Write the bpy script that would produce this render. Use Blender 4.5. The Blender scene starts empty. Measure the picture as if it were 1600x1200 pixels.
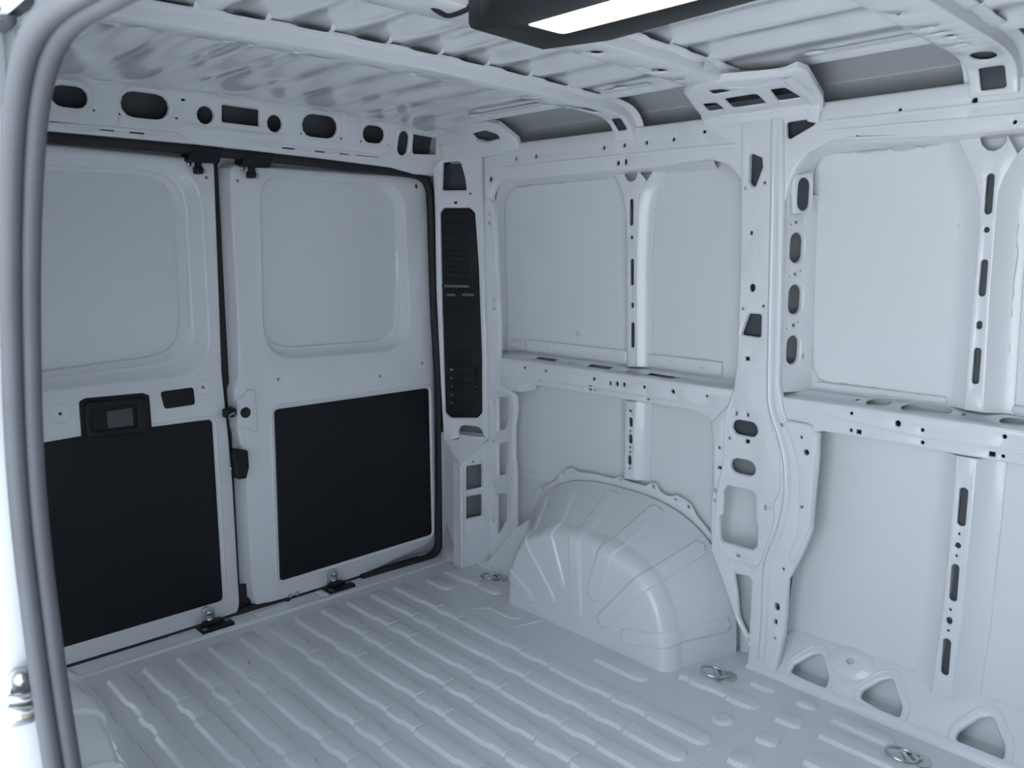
import bpy, bmesh, math, random
from mathutils import Vector, Matrix
from mathutils.geometry import delaunay_2d_cdt

# ------------------------------------------------------------------ camera, sky, exposure
SC = bpy.context.scene
COL = SC.collection
cam_d = bpy.data.cameras.new('camera')
cam = bpy.data.objects.new('camera', cam_d)
COL.objects.link(cam)
SC.camera = cam
yaw, pitch, roll = math.radians(42.955), math.radians(-9.05), math.radians(0.154)
fw = Vector((math.sin(yaw) * math.cos(pitch), math.cos(yaw) * math.cos(pitch), math.sin(pitch)))
rt = fw.cross(Vector((0, 0, 1))).normalized()
up = rt.cross(fw)
r2 = rt * math.cos(roll) + up * math.sin(roll)
u2 = up * math.cos(roll) - rt * math.sin(roll)
cam.matrix_world = Matrix(((r2.x, u2.x, -fw.x, -1.10), (r2.y, u2.y, -fw.y, -2.40), (r2.z, u2.z, -fw.z, 1.18), (0, 0, 0, 1)))
cam_d.sensor_width = 36
cam_d.lens = 28.96
cam_d.clip_start = 0.02
cam_d.dof.use_dof = True
cam_d.dof.focus_distance = 2.9
cam_d.dof.aperture_fstop = 9.0

world = bpy.data.worlds.new('daylight')
SC.world = world
world.use_nodes = True
wn = world.node_tree.nodes
bg = wn['Background']
bg.inputs['Color'].default_value = (0.76, 0.86, 1.0, 1)
bg.inputs['Strength'].default_value = 2.65
sun_d = bpy.data.lights.new('sun', 'SUN')
sun_d.energy = 12.0
sun_d.angle = 0.009
sun_d.color = (0.93, 0.965, 1.0)
sun = bpy.data.objects.new('sun', sun_d)
COL.objects.link(sun)
sun.rotation_euler = (math.radians(-42), math.radians(3.0), 0)   # high behind the van, along its side: lights the ground, not the cabin
SC.view_settings.view_transform = 'Standard'
SC.view_settings.look = 'None'
SC.view_settings.gamma = 1.0
SC.view_settings.use_curve_mapping = False
SC.view_settings.exposure = 0.47
SC.cycles.max_bounces = 14
SC.cycles.diffuse_bounces = 9
SC.cycles.glossy_bounces = 5

# ------------------------------------------------------------------ materials
def mat(name, col, rough=0.5, metal=0.0, coat=0.0, noise=0.0, nscale=8.0, bump=0.0, bscale=300.0, emit=None, spec=0.5):
    m = bpy.data.materials.new(name)
    m.use_nodes = True
    nt = m.node_tree
    b = nt.nodes['Principled BSDF']
    b.inputs['Base Color'].default_value = (*col, 1)
    b.inputs['Roughness'].default_value = rough
    b.inputs['Metallic'].default_value = metal
    b.inputs['Coat Weight'].default_value = coat
    b.inputs['Coat Roughness'].default_value = 0.07
    b.inputs['Specular IOR Level'].default_value = spec
    tc = nt.nodes.new('ShaderNodeTexCoord')
    if noise:
        n = nt.nodes.new('ShaderNodeTexNoise')
        n.inputs['Scale'].default_value = nscale
        n.inputs['Detail'].default_value = 5
        nt.links.new(tc.outputs['Object'], n.inputs['Vector'])
        r = nt.nodes.new('ShaderNodeMapRange')
        r.inputs['To Min'].default_value = 1 - noise
        r.inputs['To Max'].default_value = 1 + noise
        nt.links.new(n.outputs['Fac'], r.inputs['Value'])
        mx = nt.nodes.new('ShaderNodeMix')
        mx.data_type = 'RGBA'
        mx.blend_type = 'MULTIPLY'
        mx.inputs['Factor'].default_value = 1
        mx.inputs['A'].default_value = (*col, 1)
        nt.links.new(r.outputs['Result'], mx.inputs['B'])
        nt.links.new(mx.outputs['Result'], b.inputs['Base Color'])
    if bump:
        n2 = nt.nodes.new('ShaderNodeTexNoise')
        n2.inputs['Scale'].default_value = bscale
        n2.inputs['Detail'].default_value = 2
        nt.links.new(tc.outputs['Object'], n2.inputs['Vector'])
        bp = nt.nodes.new('ShaderNodeBump')
        bp.inputs['Strength'].default_value = bump
        bp.inputs['Distance'].default_value = 0.002
        nt.links.new(n2.outputs['Fac'], bp.inputs['Height'])
        nt.links.new(bp.outputs['Normal'], b.inputs['Normal'])
    if emit:
        b.inputs['Emission Color'].default_value = (*emit[0], 1)
        b.inputs['Emission Strength'].default_value = emit[1]
    return m

PAINT = mat('white_body_paint', (0.73, 0.75, 0.77), 0.28, coat=0.5, noise=0.015, nscale=5)
SKIN = mat('white_skin_primer', (0.73, 0.75, 0.76), 0.45, noise=0.02, nscale=3)
ROOF = mat('white_roof_paint', (0.73, 0.75, 0.77), 0.14, coat=0.5, noise=0.015, nscale=5)
CANT = mat('cant_shade_grey', (0.50, 0.52, 0.54), 0.45, noise=0.06, nscale=6)  # grey tone carries the shade of the recessed white cant rail
BLACK = mat('black_trim_board', (0.008, 0.0095, 0.013), 0.42, noise=0.2, nscale=3, spec=0.28)
PLASTIC = mat('black_plastic', (0.010, 0.012, 0.015), 0.5, spec=0.3, bump=0.15, bscale=500)
RUBBER = mat('black_rubber', (0.012, 0.013, 0.015), 0.6, noise=0.2, nscale=20)
GREYRUB = mat('grey_dusty_rubber', (0.068, 0.071, 0.082), 0.6, noise=0.15, nscale=15)
STEEL = mat('zinc_steel', (0.60, 0.61, 0.62), 0.28, metal=1.0, noise=0.1, nscale=40)
DARKST = mat('dark_steel', (0.20, 0.21, 0.22), 0.35, metal=0.9, noise=0.15, nscale=40)
BRASSY = mat('yellow_zinc_steel', (0.62, 0.56, 0.38), 0.35, metal=1.0, noise=0.1, nscale=30)
LENS = mat('lit_lamp_lens', (0.9, 0.88, 0.8), 0.3, emit=((1.0, 0.95, 0.82), 0.62))
BULB = mat('warm_bulb', (0.9, 0.8, 0.5), 0.3, emit=((1.0, 0.84, 0.50), 0.60))
HOLE_DARK = mat('dark_hole_shade', (0.055, 0.062, 0.072), 0.5, noise=0.2, nscale=12)  # dark colour that paints the shade seen inside holes
HOLE_GREY = mat('grey_hole_shade', (0.22, 0.23, 0.24), 0.5, noise=0.15, nscale=12)  # lighter painted shade for the inside of larger openings
SEALANT = mat('grey_sealant', (0.60, 0.61, 0.61), 0.7, noise=0.1, nscale=60)
CONCRETE = mat('pale_concrete', (0.62, 0.62, 0.60), 0.9, noise=0.12, nscale=2)

# floor paint: scuffs and dust on the white paint
FLOOR = mat('scuffed_floor_paint', (0.69, 0.715, 0.745), 0.33, coat=0.3)
nt = FLOOR.node_tree
bsdf = nt.nodes['Principled BSDF']
tc = nt.nodes['Texture Coordinate'] if 'Texture Coordinate' in nt.nodes else nt.nodes.new('ShaderNodeTexCoord')
n1 = nt.nodes.new('ShaderNodeTexNoise'); n1.inputs['Scale'].default_value = 2.2; n1.inputs['Detail'].default_value = 6
n3 = nt.nodes.new('ShaderNodeTexNoise'); n3.inputs['Scale'].default_value = 55; n3.inputs['Detail'].default_value = 3
nt.links.new(tc.outputs['Object'], n1.inputs['Vector']); nt.links.new(tc.outputs['Object'], n3.inputs['Vector'])
cr = nt.nodes.new('ShaderNodeValToRGB')
cr.color_ramp.elements[0].position = 0.66; cr.color_ramp.elements[0].color = (0.69, 0.715, 0.745, 1)
cr.color_ramp.elements[1].position = 0.86; cr.color_ramp.elements[1].color = (0.42, 0.43, 0.44, 1)
mul = nt.nodes.new('ShaderNodeMath'); mul.operation = 'MULTIPLY_ADD'
mul.inputs[1].default_value = 0.5
nt.links.new(n1.outputs['Fac'], mul.inputs[0])
hl = nt.nodes.new('ShaderNodeMath'); hl.operation = 'MULTIPLY'; hl.inputs[1].default_value = 0.5
nt.links.new(n3.outputs['Fac'], hl.inputs[0]); nt.links.new(hl.outputs[0], mul.inputs[2])
nt.links.new(mul.outputs[0], cr.inputs['Fac'])
nt.links.new(cr.outputs['Color'], bsdf.inputs['Base Color'])
rr = nt.nodes.new('ShaderNodeMapRange'); rr.inputs['To Min'].default_value = 0.26; rr.inputs['To Max'].default_value = 0.50
nt.links.new(n1.outputs['Fac'], rr.inputs['Value']); nt.links.new(rr.outputs['Result'], bsdf.inputs['Roughness'])

# ------------------------------------------------------------------ helpers: objects
def obj(name, bm, m, parent=None, doubles=True):
    if doubles:
        bmesh.ops.remove_doubles(bm, verts=bm.verts, dist=2e-5)
    bmesh.ops.recalc_face_normals(bm, faces=bm.faces)
    me = bpy.data.meshes.new(name)
    bm.to_mesh(me)
    bm.free()
    me.set_sharp_from_angle(angle=math.radians(50))
    me.materials.append(m)
    o = bpy.data.objects.new(name, me)
    COL.objects.link(o)
    if parent:
        o.parent = parent
    return o

def empty(name, loc, rz=0.0):
    o = bpy.data.objects.new(name, None)
    COL.objects.link(o)
    o.empty_display_size = 0.05
    o.location = loc
    o.rotation_euler = (0, 0, rz)
    return o

def tag(o, label, cat, group=None, kind=None):
    o['label'] = label
    o['category'] = cat
    if group: o['group'] = group
    if kind: o['kind'] = kind
    return o

def copy_tree(o, parent=None):
    c = o.copy()
    COL.objects.link(c)
    if parent: c.parent = parent
    for ch in list(o.children):
        copy_tree(ch, c)
    return c

# ------------------------------------------------------------------ helpers: 2D outlines
def area(p):
    return 0.5 * sum(p[i][0] * p[(i + 1) % len(p)][1] - p[(i + 1) % len(p)][0] * p[i][1] for i in range(len(p)))

def ccw(p):
    return list(p) if area(p) > 0 else list(reversed(p))

def rnd(pts, r, n=4):
    """round the corners of a polygon; r is one radius or one per corner"""
    out = []
    k = len(pts)
    for i in range(k):
        ri = r[i] if isinstance(r, (list, tuple)) else r
        p = Vector(pts[i]); a = Vector(pts[i - 1]) - p; b = Vector(pts[(i + 1) % k]) - p
        la, lb = a.length, b.length
        if ri <= 0 or la < 1e-6 or lb < 1e-6:
            out.append(tuple(p)); continue
        a /= la; b /= lb
        c = max(-1, min(1, a.dot(b)))
        ang = math.acos(c)
        if ang > math.radians(172):
            out.append(tuple(p)); continue
        t = min(ri / math.tan(ang / 2), la * 0.48, lb * 0.48)
        p0 = p + a * t; p1 = p + b * t
        for j in range(n + 1):
            s = j / n
            q = p0 * (1 - s) ** 2 + p * 2 * s * (1 - s) + p1 * s * s
            # blend towards a true arc
            out.append(tuple(q))
    return out

def oval(cx, cy, w, h, ang=0.0, n=7):
    """stadium outline"""
    w, h = max(w, 0.0015), max(h, 0.0015)
    r = min(w, h) / 2
    dx, dy = w / 2 - r, h / 2 - r
    out = []
    if w >= h:
        arcs = ((dx, 0, -90), (-dx, 0, 90))
    else:
        arcs = ((0, dy, 0), (0, -dy, 180))
    for ox, oy, a0 in arcs:
        for j in range(n):
            a = math.radians(a0 + 180 * j / (n - 1))
            out.append((ox + r * math.cos(a), oy + r * math.sin(a)))
    if abs(dx) < 1e-5 and abs(dy) < 1e-5:
        out = [(r * math.cos(2 * math.pi * j / (2 * n - 2)), r * math.sin(2 * math.pi * j / (2 * n - 2))) for j in range(2 * n - 2)]
    c, s = math.cos(ang), math.sin(ang)
    return [(cx + x * c - y * s, cy + x * s + y * c) for x, y in out]

def box2(cx, cy, w, h, r=0.0012, ang=0.0):
    c, s = math.cos(ang), math.sin(ang)
    p = [(-w / 2, -h / 2), (w / 2, -h / 2), (w / 2, h / 2), (-w / 2, h / 2)]
    return rnd([(cx + x * c - y * s, cy + x * s + y * c) for x, y in p], r, 2)

def inset(p, d):
    """move an outline inwards by d (outwards when negative)"""
    p = ccw(p)
    k = len(p)
    out = []
    for i in range(k):
        a = Vector(p[i]) - Vector(p[i - 1]); b = Vector(p[(i + 1) % k]) - Vector(p[i])
        if a.length < 1e-7: a = b
        if b.length < 1e-7: b = a
        na = Vector((-a.y, a.x)).normalized(); nb = Vector((-b.y, b.x)).normalized()
        m = na + nb
        if m.length < 1e-6: m = na
        m.normalize()
        q = Vector(p[i]) + m * (d / max(0.5, m.dot(na)))
        out.append((q.x, q.y))
    return out

def clean(p, eps=1e-5):
    out = []
    for q in p:
        if not out or (abs(q[0] - out[-1][0]) + abs(q[1] - out[-1][1])) > eps:
            out.append(q)
    if len(out) > 1 and abs(out[0][0] - out[-1][0]) + abs(out[0][1] - out[-1][1]) < eps:
        out.pop()
    return out

def inside(x, y, p):
    r = False
    k = len(p)
    for i in range(k):
        x0, y0 = p[i]; x1, y1 = p[i - 1]
        if (y0 > y) != (y1 > y) and x < (x1 - x0) * (y - y0) / (y1 - y0) + x0:
            r = not r
    return r

def subdiv(p, step):
    out = []
    for i in range(len(p)):
        a = Vector(p[i]); b = Vector(p[(i + 1) % len(p)])
        k = max(1, int((b - a).length / step))
        for j in range(k):
            out.append(tuple(a.lerp(b, j / k)))
    return out

# ------------------------------------------------------------------ helpers: sheet metal
def fill(bm, f, loops, w=0.0, extra=()):
    vs, es = [], []
    for lp in loops:
        s = len(vs)
        vs += [Vector((q[0], q[1])) for q in lp]
        es += [(s + i, s + (i + 1) % len(lp)) for i in range(len(lp))]
    vs += [Vector(q) for q in extra]
    rv, re, rf, *_ = delaunay_2d_cdt(vs, es, [], 0, 1e-6)
    bv = [None] * len(rv)
    for tri in rf:
        cx = sum(rv[i].x for i in tri) / len(tri); cy = sum(rv[i].y for i in tri) / len(tri)
        if sum(inside(cx, cy, lp) for lp in loops) % 2 == 0:
            continue
        for i in tri:
            if bv[i] is None:
                bv[i] = bm.verts.new(f(rv[i].x, rv[i].y, w))
        try:
            fc = bm.faces.new([bv[i] for i in tri]); fc.smooth = False
        except ValueError:
            pass

def backing(f, outer, w, parent, m=None, name='shade_sheet'):
    """sheet behind the holes of a box section, its colour giving their shade"""
    b = bmesh.new()
    o = inset(ccw(clean(outer)), 0.004)
    fill(b, f, [subdiv(o, 0.06)], w)
    return obj(name, b, m or HOLE_DARK, parent)

def ring(bm, la, lb, closed=True, smooth=True):
    n = len(la)
    va = [bm.verts.new(p) for p in la]; vb = [bm.verts.new(p) for p in lb]
    for i in range(n if closed else n - 1):
        j = (i + 1) % n
        try:
            fc = bm.faces.new((va[i], va[j], vb[j], vb[i])); fc.smooth = smooth
        except ValueError:
            pass

def sheet(bm, f, outer, holes=(), r=0.004, depth=0.012, hr=0.004, hd=0.006, w0=0.0, step=0, extra=()):
    """pressed sheet: flat face, rolled outer edge with a return flange, holes with a rolled rim"""
    outer = ccw(clean(outer))
    if step: outer = subdiv(outer, step)
    o_in = inset(outer, r)
    loops = [o_in]
    hs = []
    for h in holes:
        h = ccw(clean(h))
        xs = [q[0] for q in h]; ys = [q[1] for q in h]
        sz = min(max(xs) - min(xs), max(ys) - min(ys))
        e = min(hr, sz * 0.16)
        ho = inset(h, -e)
        hs.append((h, ho, e)); loops.append(ho)
    fill(bm, f, loops, w0, extra)
    P = lambda lp, w: [f(q[0], q[1], w) for q in lp]
    ring(bm, P(o_in, w0), P(inset(outer, r * 0.3), w0 + r * 0.3))
    ring(bm, P(inset(outer, r * 0.3), w0 + r * 0.3), P(outer, w0 + r))
    if depth > r:
        ring(bm, P(outer, w0 + r), P(outer, w0 + depth))
    for h, ho, e in hs:
        hm = inset(h, -e * 0.3)
        ring(bm, P(ho, w0), P(hm, w0 + e * 0.3))
        ring(bm, P(hm, w0 + e * 0.3), P(h, w0 + e))
        ring(bm, P(h, w0 + e), P(h, w0 + e + hd))

def lofts(bm, secs, closed=False, smooth=True):
    """skin a list of equal-length 3D sections"""
    vv = [[bm.verts.new(p) for p in s] for s in secs]
    n = len(secs[0])
    for a, b in zip(vv, vv[1:]):
        for i in range(n if closed else n - 1):
            j = (i + 1) % n
            try:
                fc = bm.faces.new((a[i], a[j], b[j], b[i])); fc.smooth = smooth
            except ValueError:
                pass
    return vv

def ridge(bm, f, path, width, height, w0=0.0):
    """half-round bead along a 2D path on a surface (negative w is towards the cabin)"""
    n = len(path)
    secs = []
    for i in range(n):
        a = Vector(path[max(0, i - 1)]); b = Vector(path[min(n - 1, i + 1)])
        d = (b - a); d = d.normalized() if d.length > 1e-9 else Vector((1, 0))
        nn = Vector((-d.y, d.x)); p = Vector(path[i])
        end = 0.25 if i in (0, n - 1) else 1.0
        sec = []
        for k, (s, h) in enumerate(((-1, 0), (-0.55, 0.7), (0, 1), (0.55, 0.7), (1, 0))):
            q = p + nn * (s * width / 2)
            sec.append(f(q.x, q.y, w0 - h * height * end))
        secs.append(sec)
    lofts(bm, secs)

def tube(bm, pts, rad, n=8, closed=False):
    pts = [Vector(p) for p in pts]
    k = len(pts)
    secs = []
    up0 = None
    for i in range(k):
        a = pts[i - 1] if (i > 0 or closed) else pts[i]
        b = pts[(i + 1) % k] if (i < k - 1 or closed) else pts[i]
        t = (b - a).normalized()
        if up0 is None:
            up0 = Vector((0, 0, 1)) if abs(t.z) < 0.9 else Vector((1, 0, 0))
        s = t.cross(up0).normalized(); u = s.cross(t).normalized(); up0 = u
        rr_ = rad[i] if isinstance(rad, (list, tuple)) else rad
        secs.append([pts[i] + (s * math.cos(2 * math.pi * j / n) + u * math.sin(2 * math.pi * j / n)) * rr_ for j in range(n)])
    if closed: secs.append(secs[0])
    vv = lofts(bm, secs, True)
    if not closed:
        for v in (vv[0], vv[-1]):
            try: bm.faces.new(v)
            except ValueError: pass

def smooth_path(pts, sub=5):
    """Catmull-Rom through points"""
    pts = [Vector(p) for p in pts]
    out = []
    for i in range(len(pts) - 1):
        p0 = pts[max(0, i - 1)]; p1 = pts[i]; p2 = pts[i + 1]; p3 = pts[min(len(pts) - 1, i + 2)]
        for j in range(sub):
            t = j / sub
            out.append(0.5 * ((2 * p1) + (p2 - p0) * t + (2 * p0 - 5 * p1 + 4 * p2 - p3) * t * t + (3 * p1 - p0 - 3 * p2 + p3) * t ** 3))
    out.append(pts[-1])
    return out

def bolt(bm, c, ax, rad, h, n=10):
    """domed bolt head with a washer, axis ax towards the viewer"""
    c = Vector(c); ax = Vector(ax).normalized()
    s = ax.cross(Vector((0, 0, 1)) if abs(ax.z) < 0.9 else Vector((1, 0, 0))).normalized(); t = ax.cross(s)
    rows = ((1.6, 0), (1.6, 0.2), (1.05, 0.25), (1.0, 0.7), (0.6, 1.0), (0.02, 1.05))
    secs = [[c + ax * (h * b) + (s * math.cos(2 * math.pi * j / n) + t * math.sin(2 * math.pi * j / n)) * (rad * a) for j in range(n)] for a, b in rows]
    lofts(bm, secs, True)

def boxm(bm, lo, hi, bev=0.0):
    v = [bm.verts.new((x, y, z)) for x in (lo[0], hi[0]) for y in (lo[1], hi[1]) for z in (lo[2], hi[2])]
    fs = [bm.faces.new([v[i] for i in q]) for q in ((0, 1, 3, 2), (4, 6, 7, 5), (0, 4, 5, 1), (2, 3, 7, 6), (0, 2, 6, 4), (1, 5, 7, 3))]
    if bev:
        es = list({e for fc in fs for e in fc.edges})
        bmesh.ops.bevel(bm, geom=es, offset=bev, segments=2, affect='EDGES', profile=0.5)

# ------------------------------------------------------------------ surfaces of the van (metres; X to the driver's side, Y to the rear doors, Z up)
fW = lambda y, z, w: (0.92 - 0.045 * z + w, y, z)              # inner face of the side wall
fK = lambda y, z, w: (1.01 - 0.03 * z + w, y, z)               # outer skin
fM = lambda y, z, w: (0.98 - 0.035 * z + w, y, z)              # posts
fA = lambda y, z, w: (0.985 - 0.03 * z + w, y, z)              # flange of the wheel arch
fD = lambda x, z, w: (x, 0.08 + w, z)                          # rear doors, inner face
fH = lambda x, z, w: (x, 0.045 - 0.265 * (z - 1.47) + w, z)    # rear header
fR = lambda x, z, w: (x, -0.10 + w, z)
fS = lambda y, t, w: (0.905 + t * 0.1 / 0.12 + 0.77 * w, y, t - 0.64 * w)   # rocker sill slope
fL = lambda y, x, w: (x, y, 0.805 + (x - 0.884) * 0.15 - w)    # belt ledge
fQ = lambda x, z, w: (x + 0.37 * w, -1.30 - 0.4 * (x - 0.868) + 0.93 * w, z)
fF = lambda x, y, w: (x, y, -w)                                # floor, w down
pa = Vector((0.800, 0.058)); pdir = (Vector((0.885, -0.150)) - pa).normalized(); pno = Vector((-pdir.y, pdir.x))
if pno.x < 0: pno = -pno
def fP(s, z, w):                                               # rear corner pillar
    q = pa + pdir * s + pno * w
    return (q.x - 0.03 * z, q.y, z)
def roof_z(x):
    return 1.645 - 0.06 * x * x

# ================================================================== GROUND OUTSIDE
bm = bmesh.new()
secs = [[(x, y, -0.55) for x in (-30, -12, -4, 4, 12, 30)] for y in (-30, -12, -4, 4, 12, 30)]
lofts(bm, secs, smooth=False)
ground = tag(obj('ground', bm, CONCRETE), 'pale concrete ground outside the van beyond the side opening', 'ground', kind='structure')

# ================================================================== FLOOR
bm = bmesh.new()
boxm(bm, (-0.93, -2.75, -0.03), (1.02, 0.16, 0.0))
boxm(bm, (-0.86, -0.004, -0.03), (0.86, 0.16, 0.003), 0.002)
floor = tag(obj('floor', bm, FLOOR, doubles=False), 'white painted cargo floor of long raised ribs', 'floor', kind='structure')

WIDE = [(-0.07, -0.245), (-0.325, -0.378), (-0.44, -0.665), (-0.73, -0.795), (-0.852, -1.022), (-1.082, -1.14), (-1.20, -1.378)]
def rib_secs(cx, spans, ww=0.0220, wn=0.0150, h=0.0100, sl=0.0095):
    """half-round-shouldered bead with wide pads, narrow necks and a notch before each pad"""
    st = []
    for i, (a, b) in enumerate(spans):
        first, last = i == 0, i == len(spans) - 1
        if first:
            st += [(a, 0.004, 0.0), (a - 0.006, ww * 0.62, h * 0.8), (a - 0.014, ww, h)]
        else:
            st += [(a + 0.003, wn, h * 0.5), (a - 0.000, wn * 1.1, h), (a - 0.009, ww, h)]
        if last:
            st += [(b + 0.03, ww, h), (b + 0.014, ww * 0.8, h * 0.95), (b + 0.004, ww * 0.4, h * 0.6), (b, 0.002, 0.0)]
        else:
            nx = spans[i + 1][0]
            st += [(b + 0.005, ww, h), (b - 0.010, wn, h), (nx + 0.006, wn, h)]
    secs = []
    for y, w, hh in st:
        s = sl * min(1, hh / h + 0.2)
        secs.append([(cx - w - s, y, 0), (cx - w - s * 0.8, y, hh * 0.1), (cx - w - s * 0.15, y, hh * 0.92), (cx - w + 0.002, y, hh),
                     (cx + w - 0.002, y, hh), (cx + w + s * 0.15, y, hh * 0.92), (cx + w + s * 0.8, y, hh * 0.1), (cx + w + s, y, 0)])
    return secs
def floor_rib(cx, spans, **k):
    b = bmesh.new()
    lofts(b, rib_secs(cx, spans, **k))
    o_r = obj('floor_rib', b, FLOOR, floor)
    o_r.data.set_sharp_from_angle(angle=math.radians(24))
    return o_r
rib_x = [0.510 - 0.0955 * k for k in range(12)]
for i, x in enumerate(rib_x):
    floor_rib(x, WIDE)
for sgn in (1, -1):
    floor_rib(sgn * 0.640, [(-0.900, -1.090)])
    floor_rib(sgn * 0.635, [(-0.10, -0.225)])
    floor_rib(sgn * 0.735, [(-0.075, -0.215), (-0.275, -0.375)])
    floor_rib(sgn * 0.880, [(-0.09, -0.24)], ww=0.018)
    floor_rib(sgn * 0.740, [(-1.130, -1.150), (-1.172, -1.225), (-1.288, -1.378)])
    floor_rib(sgn * 0.850, [(-1.285, -1.368)], ww=0.016)
    floor_rib(sgn * 0.848, [(-1.425, -1.482)], ww=0.016)
    floor_rib(sgn * 0.838, [(-1.525, -1.69)], ww=0.018)
    floor_rib(sgn * 0.745, [(-1.425, -1.50)])
    floor_rib(sgn * 0.755, [(-1.535, -1.79)])
    floor_rib(sgn * 0.845, [(-1.92, -2.10)], ww=0.018)
    floor_rib(sgn * 0.755, [(-1.85, -1.95), (-2.0, -2.2)])
    for k in range(6):
        x = sgn * (0.630 - 0.124 * k)
        if x * sgn < 0: continue
        floor_rib(x, [(-1.435, -1.50)])
        floor_rib(x, [(-1.56, -1.66), (-1.72, -1.79), (-1.85, -2.05)])
# round dimple, seams and pressed creases
bm = bmesh.new()
secs = []
for rr_, hh in ((0.030, 0), (0.026, 0.005), (0.020, 0.007), (0.010, 0.0055), (0.002, 0.0055)):
    secs.append([(0.625 + rr_ * math.cos(a * math.pi / 8), -1.342 + rr_ * math.sin(a * math.pi / 8), hh) for a in range(16)])
lofts(bm, secs, True)
obj('round_dimple', bm, FLOOR, floor)
bm = bmesh.new()
ridge(bm, fF, [(-0.9, -1.405), (-0.3, -1.408), (0.3, -1.405), (0.9, -1.40)], 0.008, 0.0015)
obj('floor_seam', bm, FLOOR, floor)
bm = bmesh.new()
ridge(bm, fF, [(-0.62, 0.0), (-0.2, 0.002), (0.2, 0.0), (0.505, 0.004)], 0.022, 0.010)
ridge(bm, fF, [(0.505, 0.004), (0.62, -0.005), (0.73, 0.0), (0.80, 0.02)], 0.012, 0.005)
obj('sill_ridge', bm, FLOOR, floor)
bm = bmesh.new()
ridge(bm, fF, [(0.5838,-0.3990), (0.6299,-0.4344), (0.6309,-0.4559), (0.6272,-0.5387), (0.6378,-0.5550), (0.6569,-0.5530)], 0.012, 0.005)
ridge(bm, fF, [(0.5873,-0.5908), (0.6409,-0.6088), (0.6892,-0.6216), (0.7169,-0.6147), (0.7169,-0.5819)], 0.009, 0.004)
obj('pressed_crease', bm, FLOOR, floor)
bm = bmesh.new()
sheet(bm, fF, rnd([(0.26, 0.02), (0.36, 0.02), (0.36, 0.075), (0.26, 0.075)], 0.01), r=0.002, depth=0.006, w0=-0.006)
sheet(bm, fF, rnd([(-0.25, 0.02), (-0.02, 0.02), (-0.02, 0.075), (-0.25, 0.075)], 0.01), r=0.002, depth=0.006, w0=-0.006)
sheet(bm, fF, rnd([(0.02, 0.02), (0.14, 0.02), (0.14, 0.06), (0.02, 0.06)], 0.01), r=0.002, depth=0.008, w0=-0.008)
obj('sill_patch', bm, PAINT, floor)

# ================================================================== RIGHT-HAND SIDE WALL (driver's side)
bm = bmesh.new()
lofts(bm, [[fK(y, z, 0) for z in (-0.02, 0.3, 0.6, 0.8, 1.1, 1.56)] for y in (0.14, -0.7, -1.4, -2.1, -2.75)], smooth=False)
wall = tag(obj('wall_right', bm, SKIN), 'white ribbed steel side wall with pillars, rails and wheel arch', 'wall', kind='structure')

WD = 0.088   # depth of the box sections, inner face to skin
# --- top rail
top_holes = [oval(*(-0.1853,1.4337,0.0169,0.0195)), oval(*(-0.3179,1.4925,0.0126,0.0146)), oval(*(-0.4136,1.4931,0.0120,0.0142)), oval(*(-0.7057,1.4940,0.0127,0.0131)),
             oval(*(-0.7851,1.4944,0.0121,0.0128)), oval(*(-0.8667,1.4942,0.0115,0.0124)), oval(*(-0.9620,1.4950,0.0109,0.0121)), oval(*(-0.7603,1.4450,0.0148,0.0148)),
             oval(*(-0.7897,1.4465,0.0121,0.0183)), box2(*(-1.0630,1.5047,0.0122,0.0083)), oval(*(-1.5821,1.4997,0.0085,0.0083)), oval(*(-1.7367,1.4983,0.0112,0.0181)),
             oval(*(-1.4864,1.4507,0.0092,0.0087)), oval(*(-1.8164,1.4487,0.0082,0.0088)),
             rnd([(-1.3036,1.5036), (-1.3712,1.5052), (-1.3813,1.4996), (-1.3768,1.4897), (-1.3154,1.4625), (-1.3066,1.4664)], 0.006)]
top_poly = [(-0.150, 1.545), (-1.0, 1.540), (-1.40, 1.540), (-2.0, 1.538), (-2.62, 1.536),
            (-2.62, 1.438), (-2.2, 1.440), (-1.7128,1.4316), (-1.4255,1.4491), (-1.3644,1.4260), (-1.3335,1.3916), (-1.3160,1.3491), (-1.3100,1.3179), (-1.290, 1.29), (-1.21, 1.29),
            (-1.195, 1.345), (-1.1684,1.3819), (-1.1405,1.4118), (-1.0845,1.4310), (-0.8955,1.4225), (-0.7402,1.4241), (-0.3899,1.4233), (-0.246, 1.432), (-0.215, 1.418), (-0.192, 1.395), (-0.180, 1.362), (-0.150, 1.36)]
bm = bmesh.new()
sheet(bm, fW, clean(top_poly), top_holes + [[(-1.205, 1.30), (-1.275, 1.30), (-1.275, 1.45), (-1.205, 1.45)]], r=0.006, depth=0.02)
top_rail = obj('top_rail', bm, PAINT, wall)
backing(fW, clean(top_poly), 0.03, top_rail)
bm = bmesh.new()
ridge(bm, fW, [(-0.2663,1.4669), (-0.5923,1.4672), (-0.8446,1.4658), (-1.0636,1.4645), (-1.1626,1.4623)], 0.010, 0.003)
ridge(bm, fW, [(-1.4075,1.4938), (-1.5740,1.4924), (-1.7088,1.4913), (-1.8302,1.4904)], 0.010, 0.003)
ridge(bm, fW, [(-1.4085,1.4715), (-1.5754,1.4686), (-1.7105,1.4648), (-1.8323,1.4627)], 0.008, 0.003)
obj('pressed_bead', bm, PAINT, top_rail)

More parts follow.
